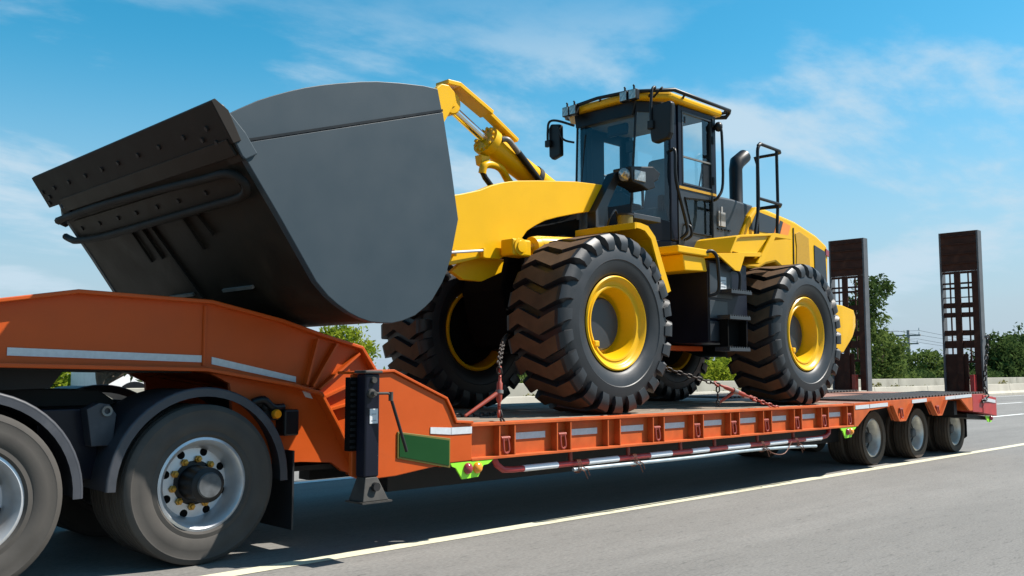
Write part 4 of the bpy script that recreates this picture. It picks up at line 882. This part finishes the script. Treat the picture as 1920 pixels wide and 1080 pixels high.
post('windscreen_post', (8.675, 6.80, 3.2), (8.765, 6.765, 4.56), .014, .014, 'black'); post('windscreen_post', (8.675, 7.66, 3.2), (8.765, 7.695, 4.56), .014, .014, 'black')
post('rear_post', (10.03, 7.22, 3.3), (10.03, 7.22, 4.55), .03, .03)
P().add([(8.672, 6.81, 3.22), (8.672, 7.65, 3.22), (8.762, 7.69, 4.56), (8.762, 6.77, 4.56)], [(0, 1, 2, 3)]).done('windscreen', 'glass_dark', CB)
P().add([(9.08, 6.535, 3.10), (8.672, 6.81, 3.20), (8.762, 6.77, 4.56), (9.08, 6.535, 4.56)], [(0, 1, 2, 3)]).done('quarter_glass', 'glass', CB)
P().add([(9.08, 7.915, 3.20), (8.672, 7.65, 3.20), (8.762, 7.69, 4.56), (9.08, 7.915, 4.56)], [(0, 1, 2, 3)]).done('quarter_glass', 'glass', CB)
P().add([(10.045, 6.62, 3.35), (10.045, 7.85, 3.35), (10.045, 7.85, 4.54), (10.045, 6.62, 4.54)], [(0, 1, 2, 3)]).done('rear_window', 'glass', CB)
P().box(10.0, 10.04, 6.6, 7.9, 2.9, 3.34).done('rear_wall', 'navy', CB)
P().hexa([(8.70, 6.79, 4.40), (8.74, 6.79, 4.40), (8.74, 7.67, 4.40), (8.70, 7.67, 4.40)], [(8.72, 6.75, 4.565), (8.80, 6.75, 4.565), (8.80, 7.71, 4.565), (8.72, 7.71, 4.565)]).done('header_bar', 'black', CB)
P().hexa([(9.09, 6.515, 4.44), (9.09, 6.545, 4.44), (8.765, 6.785, 4.44), (8.745, 6.755, 4.44)], [(9.09, 6.515, 4.565), (9.09, 6.545, 4.565), (8.765, 6.785, 4.565), (8.745, 6.755, 4.565)]).done('header_bar', 'black', CB)
# far side: wall below, window and frames
P().box(9.2, 9.94, 7.87, 7.91, 2.9, 3.55).done('far_door_panel', 'navy', CB)
fd_ = P()
for a, b, c, d in ((9.215, 9.50, 3.55, 4.56), (9.86, 9.94, 3.55, 4.56), (9.50, 9.86, 4.40, 4.56), (9.50, 9.86, 3.55, 3.85)): fd_.box(a, b, 7.88, 7.905, c, d)
fd_.done('far_door_frame', 'navy', CB)
P().add([(9.5, 7.90, 3.8), (9.86, 7.90, 3.8), (9.86, 7.90, 4.42), (9.5, 7.90, 4.42)], [(0, 1, 2, 3)]).done('far_window', 'glass', CB)
# near door
D0 = P()
for q_ in ([(9.22, 2.86), (9.95, 2.74), (9.95, 3.04), (9.52, 3.045)], [(9.22, 2.86), (9.52, 3.045), (9.36, 3.43), (9.22, 3.55)], [(9.22, 3.55), (9.36, 3.43), (9.92, 3.47), (9.95, 3.55)], [(9.92, 3.041), (9.95, 3.04), (9.95, 3.55), (9.92, 3.47)]): D0.prism(q_, 6.50, 6.53)
D0 = D0.done('door', 'charcoal', CB)
df = P()
for a, b, c, d in ((9.225, 9.29, 3.555, 4.565), (9.94, 10.03, 3.555, 4.565), (9.291, 9.939, 4.51, 4.565), (9.291, 9.939, 3.555, 3.60)): df.box(a, b, 6.492, 6.53, c, d)
df.done('door_frame', 'navy', D0, bevel=.004)
sf = P()
for a, b, c, d in ((9.295, 9.315, 3.605, 4.505), (9.915, 9.935, 3.605, 4.505), (9.316, 9.914, 4.485, 4.505), (9.316, 9.914, 3.605, 3.625)): sf.box(a, b, 6.486, 6.515, c, d)
sf.done('window_seal', 'charcoal', D0)
P().add([(9.30, 6.505, 3.61), (9.93, 6.505, 3.61), (9.93, 6.505, 4.50), (9.30, 6.505, 4.50)], [(0, 1, 2, 3)]).done('door_window', 'glass', D0)
P().box(9.317, 9.913, 6.488, 6.512, 3.935, 3.955).done('window_bar', 'steelgrey', D0)
P().box(9.75, 9.913, 6.50, 6.53, 3.62, 3.93).done('window_latch_panel', 'black', D0)
P().add([(9.52, 6.515, 3.045), (9.92, 6.515, 3.04), (9.92, 6.515, 3.47), (9.36, 6.515, 3.43)], [(0, 1, 2, 3)]).done('lower_window', 'glass_dark', D0)
P().tube([(9.50, 6.494, 3.03), (9.935, 6.494, 3.025), (9.935, 6.494, 3.485), (9.345, 6.494, 3.445)], .009, 6, closed=True).done('lower_window_trim', 'black', D0)
P().box(9.225, 10.02, 6.488, 6.499, 3.545, 3.575).done('door_sill_strip', 'amberpanel', D0)
for z in (4.42, 3.68, 4.2): P().box(9.93, 9.965, 6.47, 6.50, z, z + .10).done('hinge', 'black', D0, bevel=.005)
P().box(9.335, 9.36, 6.475, 6.49, 4.36, 4.44).done('hinge', 'black', D0)
P().box(9.24, 10.03, 6.53, 6.56, 2.72, 2.9).done('door_sill', 'black', CB)
P().prism([(9.955, 2.735), (10.30, 2.80), (10.38, 3.12), (10.25, 3.2), (10.05, 3.22), (10.05, 3.56), (9.955, 3.56)], 6.505, 6.56).done('cab_rear_panel', 'charcoal', CB, bevel=.006)
for k in range(4): P().box(10.05 + k * .08, 10.10 + k * .08, 6.49, 6.504, 3.135, 3.155).done('louvre', 'black', CB)
P().lathe([(0, -.012), (.02, -.01), (.022, 0)], 10.12, 6.504, 2.93, 12).done('panel_lock', 'steelgrey', CB)
P().box(9.30, 9.93, 6.575, 6.59, 3.02, 3.50).done('reflection_panel', 'window_grey', CB)  # grey backing that paints the reflection into the lower door window
# grab rails
P().tube(smooth_path([(9.06, 6.50, 3.97), (9.05, 6.42, 3.95), (9.05, 6.41, 3.60), (9.24, 6.41, 3.12), (9.25, 6.41, 3.0), (9.22, 6.48, 2.93)], 5), .02, 8).done('grab_rail', 'black', CB, smooth=60)
P().tube(smooth_path([(9.32, 6.49, 3.12), (9.36, 6.43, 3.08), (9.37, 6.43, 2.98), (9.33, 6.49, 2.93)], 4), .018, 8).done('door_handle', 'black', CB, smooth=60)
P().tube(smooth_path([(10.03, 6.42, 4.42), (10.03, 6.40, 4.3), (10.03, 6.40, 3.7), (9.95, 6.42, 3.52), (9.93, 6.48, 3.48)], 5), .018, 8).done('grab_rail', 'black', CB, smooth=60)
P().tube([(9.88, 6.46, 3.52), (9.88, 6.46, 2.78)], .014, 8).done('door_bar', 'black', CB)
bc = P().ball((10.02, 6.44, 4.43), .055, 10, (1, 1, 1.2)).done('side_lamp', 'black', CB, smooth=80)
# roof
rf = [(8.64, 6.72), (8.99, 6.42), (10.12, 6.44), (10.12, 8.02), (8.99, 8.03), (8.64, 7.74)]
Rf = P().prismz(rf, 4.575, 4.665).done('roof', 'yellow', CB, bevel=.03)
P().prismz([(8.78, 6.78), (9.02, 6.56), (10.0, 6.56), (10.0, 7.9), (9.02, 7.9), (8.78, 7.68)], 4.53, 4.572).done('headliner', 'liner', CB)
rr = [(8.63, 7.80, 4.62), (8.60, 7.70, 4.64), (8.60, 7.23, 4.67), (8.60, 6.74, 4.645), (8.98, 6.37, 4.67), (10.18, 6.37, 4.655), (10.24, 6.42, 4.65), (10.24, 6.47, 4.60), (10.12, 6.56, 4.585)]
P().tube(rr, .022, 8).done('roof_rail', 'black', Rf, smooth=60)
P().tube([(8.63, 7.80, 4.62), (8.99, 8.09, 4.66), (10.18, 8.09, 4.65), (10.24, 8.0, 4.62), (10.12, 7.9, 4.585)], .022, 8).done('roof_rail', 'black', Rf, smooth=60)
P().tube([(10.24, 6.44, 4.66), (10.24, 8.02, 4.66)], .02, 8).done('roof_rail', 'black', Rf, smooth=60)
for x, y in ((8.62, 7.2), (9.2, 6.38), (10.1, 6.38), (9.2, 8.08)): P().tube([(x, y, 4.655), (x + .05, y + (.06 if y < 7.25 else -.06), 4.63)], .014, 6).done('rail_bracket', 'black', Rf)
wl = None
for y in (6.665, 6.80, 7.60, 7.72):
    if wl is None:
        wl = P().box(8.56, 8.63, y - .055, y + .055, 4.53, 4.655).done('work_lamp', 'black', Rf, bevel=.01)
        P().box(8.552, 8.559, y - .047, y + .047, 4.54, 4.645).done('lamp_lens', 'lens_clear', wl)
        P().tube([(8.595, y, 4.65), (8.595, y, 4.70), (8.595, y + .01, 4.71)], .012, 6).done('lamp_bracket', 'black', wl); wy0 = y
    else: dup(wl, (0, y - wy0, .0))
# mirrors
mi = P().prismx([(6.09, 4.02), (6.12, 3.96), (6.30, 3.93), (6.36, 3.96), (6.375, 4.05), (6.37, 4.33), (6.34, 4.37), (6.10, 4.39), (6.07, 4.36)], 8.50, 8.58).done('mirror', 'black', CB, bevel=.02)
P().tube(smooth_path([(8.80, 6.60, 4.60), (8.62, 6.38, 4.62), (8.52, 6.35, 4.56), (8.49, 6.35, 4.30), (8.49, 6.35, 4.16)], 5), .016, 8).done('mirror_arm', 'black', mi, smooth=60)
P().tube([(8.62, 6.28, 4.60), (8.72, 6.48, 4.55)], .013, 8).done('mirror_arm', 'black', mi)
P().box(8.47, 8.52, 6.31, 6.39, 4.10, 4.20).done('mirror_clamp', 'black', mi, bevel=.01)
m2 = P().prismx([(8.05, 4.14), (8.20, 4.10), (8.25, 4.15), (8.26, 4.52), (8.22, 4.58), (8.06, 4.55)], 8.82, 8.90).done('mirror', 'black', CB, bevel=.02)
P().tube(smooth_path([(8.88, 7.86, 4.50), (8.82, 8.10, 4.60), (8.80, 8.22, 4.60), (8.79, 8.24, 4.48), (8.79, 8.24, 4.3)], 5), .016, 8).done('mirror_arm', 'black', m2, smooth=60)
P().tube(smooth_path([(8.88, 7.86, 4.28), (8.82, 8.0, 4.34), (8.81, 8.07, 4.52)], 4), .014, 8).done('mirror_arm', 'black', m2, smooth=60)
P().box(8.77, 8.82, 8.19, 8.28, 4.27, 4.36).done('mirror_clamp', 'black', m2, bevel=.01)
P().tube(smooth_path([(8.70, 7.9, 3.3), (8.68, 7.93, 3.55), (8.72, 7.92, 3.62), (8.8, 7.85, 3.62)], 4), .018, 8).done('grab_rail', 'black', CB, smooth=60)
# interior
st_ = P().box(9.22, 9.65, 6.84, 7.30, 3.20, 3.36).done('seat', 'seat', CB, bevel=.04)
P().hexa([(9.52, 6.84, 3.34), (9.64, 6.84, 3.34), (9.64, 7.29, 3.34), (9.52, 7.29, 3.34)], [(9.60, 6.88, 4.06), (9.71, 6.88, 4.06), (9.71, 7.25, 4.06), (9.60, 7.25, 4.06)]).done('seat_back', 'seat', st_, bevel=.05)
P().box(9.2, 9.6, 6.72, 6.81, 3.3, 3.50).done('armrest', 'black', st_, bevel=.03)
P().box(9.2, 9.6, 7.33, 7.43, 3.3, 3.50).done('armrest', 'black', st_, bevel=.03)
P().box(9.25, 9.60, 6.88, 7.26, 2.9, 3.2).done('seat_base', 'black', st_)
P().hexa([(8.72, 6.95, 2.9), (9.05, 6.95, 2.9), (9.05, 7.55, 2.9), (8.72, 7.55, 2.9)], [(8.74, 6.98, 3.52), (8.92, 6.98, 3.48), (8.92, 7.52, 3.48), (8.74, 7.52, 3.52)]).done('dashboard', 'black', CB, bevel=.03)
sw_ = P().tube([(8.98 + .09 * math.sin(R(a)), 7.22 + .19 * math.cos(R(a)), 3.62 + .17 * math.sin(R(a)) * .6) for a in range(0, 360, 15)], .016, 8, closed=True).done('steering_wheel', 'black', CB, smooth=60)
P().tube([(8.90, 7.22, 3.45), (8.98, 7.22, 3.62)], .04, 10).done('steering_column', 'black', sw_)
P().ball((8.86, 7.45, 3.62), .085, 10, (1, 1, .9)).done('instrument_pod', 'black', CB, smooth=80)
P().box(8.80, 8.86, 6.95, 7.25, 4.22, 4.36).done('sun_visor', 'black', CB, bevel=.02)
P().box(8.80, 8.85, 6.86, 6.96, 3.98, 4.12).done('interior_mirror', 'black', CB, bevel=.01)
P().tube([(10.0, 6.75, 3.62), (9.96, 6.66, 3.9)], .010, 6).done('rear_wiper', 'black', CB)
P().tube([(8.70, 7.60, 3.5), (8.74, 7.55, 4.3)], .010, 6).done('wiper', 'black', CB)
P().tube(smooth_path([(8.66, 7.64, 3.35), (8.64, 7.55, 3.6), (8.66, 7.35, 3.35), (8.64, 7.2, 3.30)], 5), .009, 6).done('wiper_hose', 'black', CB)
# --- engine hood and rear body
hood_grey = [(10.06, 2.80), (10.06, 3.575), (10.45, 3.58), (10.985, 3.555), (10.80, 3.40), (10.55, 3.05), (10.45, 2.80)]
P().prism(hood_grey, 6.53, 7.97).done('hood_front', 'charcoal', W_, bevel=.03)
hood_y = [(10.56, 2.70), (10.58, 3.05), (10.82, 3.40), (10.99, 3.545), (11.25, 3.535), (12.0, 3.455), (12.61, 3.32), (12.93, 3.20), (12.97, 3.10), (12.92, 2.40), (12.70, 2.35), (11.9, 2.40), (11.80, 2.55), (11.66, 2.75), (11.45, 2.83), (11.2, 2.78), (11.0, 2.70)]
HD = P().prism(hood_y, 6.50, 8.0).done('engine_hood', 'yellow', W_, bevel=.035)
P().prism([(10.78, 3.21), (10.99, 3.475), (11.50, 3.43), (11.405, 3.215)], 6.492, 6.4985).done('side_grille', 'charcoal', HD)
P().prism([(11.415, 3.215), (11.51, 3.43), (11.575, 3.42), (11.48, 3.215)], 6.492, 6.4985).done('decal_stripe', 'decal', HD)
P().prism([(11.485, 3.215), (11.58, 3.42), (11.66, 3.41), (11.56, 3.215)], 6.492, 6.4985).done('decal_stripe', 'charcoal', HD)
P().prism([(11.565, 3.215), (11.665, 3.41), (11.87, 3.375), (11.78, 3.215)], 6.492, 6.4985).done('decal_stripe', 'decal', HD)
P().prism([(11.92, 2.72), (11.935, 3.355), (11.95, 3.355), (11.94, 2.72)], 6.488, 6.4985).done('panel_gap', 'black', HD)
P().prism([(11.98, 2.60), (12.02, 3.10), (11.99, 3.28), (12.10, 3.32), (12.37, 3.25), (12.40, 2.60)], 6.489, 6.4985).done('vent_panel', 'amberpanel', HD, bevel=.004)
P().box(12.38, 12.42, 6.47, 6.499, 2.78, 2.82).done('hood_latch', 'darksteel', HD)
P().prism([(12.535, 2.40), (12.53, 3.17), (12.86, 3.10), (12.90, 2.42)], 6.489, 6.4985).done('rear_grille', 'charcoal', HD, bevel=.004)
P().prism([(12.87, 3.05), (12.87, 3.15), (12.965, 3.12), (12.955, 3.03)], 6.484, 6.4985).done('tail_lamp', 'lens_red', HD, bevel=.004)
P().prism([(12.80, 3.28), (12.95, 3.21), (13.0, 3.14), (12.98, 3.10), (12.85, 3.22)], 6.7, 7.8).done('hood_handle', 'black', HD)
P().tube([(11.27, 6.98, 3.45), (11.27, 6.98, 3.58), (11.27, 6.98, 3.62), (11.27, 6.98, 4.16), (11.31, 6.98, 4.26), (11.50, 6.98, 4.38)], [.14, .12, .092, .092, .096, .10], 20).done('exhaust_pipe', 'black', W_, smooth=50)
P().prism([(10.45, 3.575), (10.5, 3.62), (10.95, 3.60), (10.985, 3.56)], 6.7, 7.8).done('hood_cap', 'charcoal', W_, bevel=.01)
CW = P(); CW.add([(12.45, 6.22, 1.62), (12.78, 6.22, 1.62), (13.2, 6.28, 1.85), (13.48, 6.36, 2.02), (13.48, 6.36, 2.18), (13.2, 6.25, 2.25), (12.78, 6.22, 2.30), (12.45, 6.22, 2.30),
                  (12.45, 8.28, 1.62), (12.78, 8.28, 1.62), (13.2, 8.22, 1.85), (13.48, 8.14, 2.02), (13.48, 8.14, 2.18), (13.2, 8.25, 2.25), (12.78, 8.28, 2.30), (12.45, 8.28, 2.30)],
                 [(0, 1, 6, 7), (1, 2, 5, 6), (2, 3, 4, 5), (8, 15, 14, 9), (9, 14, 13, 10), (10, 13, 12, 11), (0, 8, 9, 1), (1, 9, 10, 2), (2, 10, 11, 3), (3, 11, 12, 4), (4, 12, 13, 5), (5, 13, 14, 6), (6, 14, 15, 7), (7, 15, 8, 0)])
CW.done('counterweight', 'yellow', W_, bevel=.015)
P().tube([(12.5, 6.4, 1.65), (12.5, 6.4, 1.62)], .1, 8).done('tow_pin', 'black', W_)
# rear fenders with the platform in front of them
def rear_fender(y0, y1, ys):
    a = P().strip([(9.16, 2.70), (9.50, 2.735), (9.75, 2.765), (10.12, 2.795)], y0, y1, .045).done('fender_platform', 'yellow', W_, bevel=.004)
    s0, s1 = (ys, ys + .022)
    P().prism([(9.16, 2.695), (9.75, 2.762), (10.125, 2.792), (10.12, 2.745), (9.74, 2.715), (9.635, 2.53), (9.54, 2.53)][:7], s0, s1).done('platform_skirt', 'yellow', a)
    b = P().strip([(9.44, 2.74), (9.58, 2.935), (9.66, 2.965), (10.40, 3.06), (10.86, 3.07)], y0, y1, .03).done('rear_fender', 'yellow', W_, bevel=.006)
    P().prism([(10.02, 2.66), (10.40, 3.062), (10.46, 3.07), (10.87, 3.072), (10.87, 3.028), (10.47, 3.02), (10.13, 2.665)], s0, s1).done('fender_skirt', 'yellow', b)
    P().prism([(9.47, 2.76), (9.60, 2.94), (10.38, 3.035), (10.02, 2.75)], s0 + (.03 if ys < 7 else -.03), s1 + (.03 if ys < 7 else -.03)).done('fender_web', 'yellow', b)
    P().strip([(10.05, 2.665), (10.36, 3.0)], y0, y1, .02).done('fender_front', 'yellow', b)
rear_fender(5.94, 6.56, 5.936); rear_fender(7.94, 8.56, 8.542)
# side box, steps and rails
for s in (1, -1):
    my = (lambda y: y) if s == 1 else (lambda y: 2 * LY - y)
    def bx(x0, x1, y0, y1, z0, z1, nm, m, par, bv=.006): return P().box(x0, x1, min(my(y0), my(y1)), max(my(y0), my(y1)), z0, z1).done(nm, m, par, bevel=bv)
    tk = bx(9.12, 9.95, 6.04, 6.75, 1.68, 2.63, 'side_tank', 'navy', W_, .015)
    bx(9.13, 9.60, 6.025, 6.039, 2.20, 2.60, 'tank_door', 'charcoal', tk)
    bx(9.13, 9.42, 6.027, 6.039, 1.70, 1.93, 'tank_plate', 'charcoal', tk)
    bx(9.13, 9.50, 6.029, 6.039, 1.96, 2.17, 'tank_plate', 'charcoal', tk)
    bx(9.34, 9.465, 6.019, 6.0245, 2.27, 2.45, 'tank_label', 'label', tk, 0)
    for k in range(4): bx(9.36, 9.45, 6.015, 6.0188, 2.30 + k * .035, 2.306 + k * .035, 'print_line', 'print', tk, 0)
    for x0, z in ((9.32, 2.25), (9.28, 1.95), (9.26, 1.585)):
        stp = bx(x0, x0 + .44, 5.86, 6.06, z, z + .035, 'step', 'charcoal', W_, .003)
        for k in range(9): bx(x0 + .005 + k * .049, x0 + .028 + k * .049, 5.86, 6.06, z + .0355, z + .05, 'grip_tooth', 'charcoal', stp, 0)
    for x in (9.29, 9.68): bx(x, x + .02, 5.9, 6.0, 1.60, 1.95, 'step_hanger', 'matte', W_, 0)
    bx(9.31, 9.68, 6.0, 6.02, 1.62, 1.95, 'step_void', 'matte', W_, 0)  # matt black sheet, painted shade for the dark void behind the steps
    P().tube(smooth_path([(9.0, my(6.0), 2.70), (9.08, my(5.96), 2.72), (9.15, my(5.94), 2.66), (9.18, my(5.94), 2.5), (9.19, my(5.95), 2.27), (9.13, my(6.03), 2.22)], 5), .02, 8).done('step_rail', 'black', W_, smooth=60)
    P().tube(smooth_path([(9.60, my(6.03), 2.55), (9.65, my(5.97), 2.53), (9.67, my(5.96), 2.45), (9.67, my(5.98), 2.25)], 5), .018, 8).done('step_rail', 'black', W_, smooth=60)
    yp = bx(8.46, 9.06, 5.98, 6.6, 2.655, 2.735, 'side_platform', 'yellow', W_, .012)
    P().prism([(8.60, 2.652), (9.03, 2.652), (9.08, 2.49), (8.64, 2.47)], min(my(6.02), my(6.55)), max(my(6.02), my(6.55))).done('platform_box', 'yellow', yp, bevel=.012)
    # hand rail on the fender
    q = P(); r0 = .021
    q.tube(smooth_path([(10.14, my(6.02), 2.79), (10.15, my(6.03), 3.02), (10.27, my(6.05), 3.38), (10.28, my(6.05), 3.95), (10.29, my(6.05), 4.13), (10.36, my(6.05), 4.20)], 4), r0, 8)
    q.tube([(10.30, my(6.05), 4.17), (10.36, my(6.06), 4.205), (10.84, my(6.06), 4.19), (10.92, my(6.10), 4.19), (10.93, my(6.16), 4.18), (10.92, my(6.38), 4.18), (10.88, my(6.42), 4.16)], r0, 8)
    q.tube([(10.86, my(6.43), 4.18), (10.90, my(6.42), 4.08), (10.90, my(6.43), 3.5), (10.91, my(6.45), 2.90)], r0, 8)
    q.tube([(10.80, my(6.08), 4.19), (10.80, my(6.08), 3.5), (10.79, my(6.10), 3.06)], r0, 8)
    q.tube([(10.28, my(6.05), 3.50), (10.84, my(6.06), 3.49), (10.92, my(6.12), 3.49), (10.90, my(6.43), 3.49)], r0, 8)
    q.done('hand_rail', 'black', W_, smooth=60)
    P().tube([(10.14, my(5.99), 2.97), (10.14, my(6.05), 2.97)], .045, 10).done('rail_clamp', 'black', W_)
P().box(10.11, 10.21, 6.485, 6.504, 3.18, 3.36).done('door_label', 'tag', W_)
P().box(10.06, 10.085, 6.485, 6.504, 3.18, 3.37).done('door_label', 'tag', W_)
P().box(10.12, 10.15, 6.485, 6.504, 3.361, 3.43).done('door_label', 'tag', W_)

# ------------------------------------------------------------------ chains and binders holding the loader down
def binder(name, label, a, b, lever, loc):
    t = thing(name, label, 'load binder', loc, 'load binders tensioning the tie-down chains')
    a, b = Vector(a), Vector(b); d = (b - a).normalized(); L_ = (b - a).length
    P().tube([tuple(a), tuple(a + d * L_ * .12), tuple(a + d * L_ * .2), tuple(a + d * L_ * .8), tuple(a + d * L_ * .88), tuple(b)], [.014, .014, .025, .025, .014, .014], 10).done('barrel', 'ring', t, smooth=50)
    P().tube([tuple(a + d * L_ * .44), tuple(a + d * L_ * .56)], .034, 10).done('ratchet', 'steelgrey', t, smooth=50)
    P().tube([tuple(a + d * L_ * .5), tuple(lever)], [.022, .013], 8).done('lever', 'ring', t, smooth=50)
    for p_, s in ((a, -1), (b, 1)):
        u = d.orthogonal().normalized() * .03
        c = p_ + d * s * .04
        P().tube(smooth_path([tuple(p_), tuple(c + u), tuple(c + d * s * .05 + u * .3), tuple(c + d * s * .03 - u), tuple(c - u * .8)], 4), .012, 7).done('hook', 'ring', t, smooth=60)
    return t
binder('load_binder', 'red load binder upright at the deck edge in front of the front wheel', (5.57, 5.80, 1.06), (5.60, 5.82, 1.30), (5.24, 5.86, .985), (5.57, 5.80, .94))
t = thing('tie_down_chain', 'dark chain rising from the deck edge to the loader front axle', 'chain', (5.57, 5.76, .93), 'tie-down chains of the loader')
chain_links([(5.60, 5.82, 1.33), (5.63, 5.86, 1.42), (6.1, 6.3, 1.62), (6.6, 6.75, 1.72)], t)
chain_links([(5.57, 5.73, .90), (5.57, 5.77, .96), (5.57, 5.80, 1.03)], t, pitch=.05)
t = thing('tie_down_chain', 'slack dark chain lying on the timber deck behind the orange side panel', 'chain', (5.3, 6.3, .94), 'tie-down chains of the loader')
chain_links([(5.0, 6.5, .95), (5.3, 6.35, .952), (5.6, 6.45, .952), (5.9, 6.4, .952), (6.2, 6.5, .952)], t)
binder('load_binder', 'red load binder slanting down to the deck edge before the rear wheel', (9.15, 5.93, 1.20), (9.62, 5.84, 1.06), (9.25, 6.0, 1.0), (9.4, 5.9, .94))
t = thing('tie_down_chain', 'dark chain slanting from under the loader frame to the red binder by the rear wheel', 'chain', (8.8, 6.1, .94), 'tie-down chains of the loader')
chain_links([(8.0, 6.75, 1.66), (8.4, 6.35, 1.45), (8.8, 6.08, 1.30), (9.15, 5.93, 1.20)], t)
chain_links([(9.62, 5.84, 1.06), (9.85, 5.79, .99), (10.10, 5.74, .92)], t, m='ring')
chain_links([(9.14, 5.95, 1.19), (9.15, 5.96, 1.06), (9.15, 5.96, .96)], t)
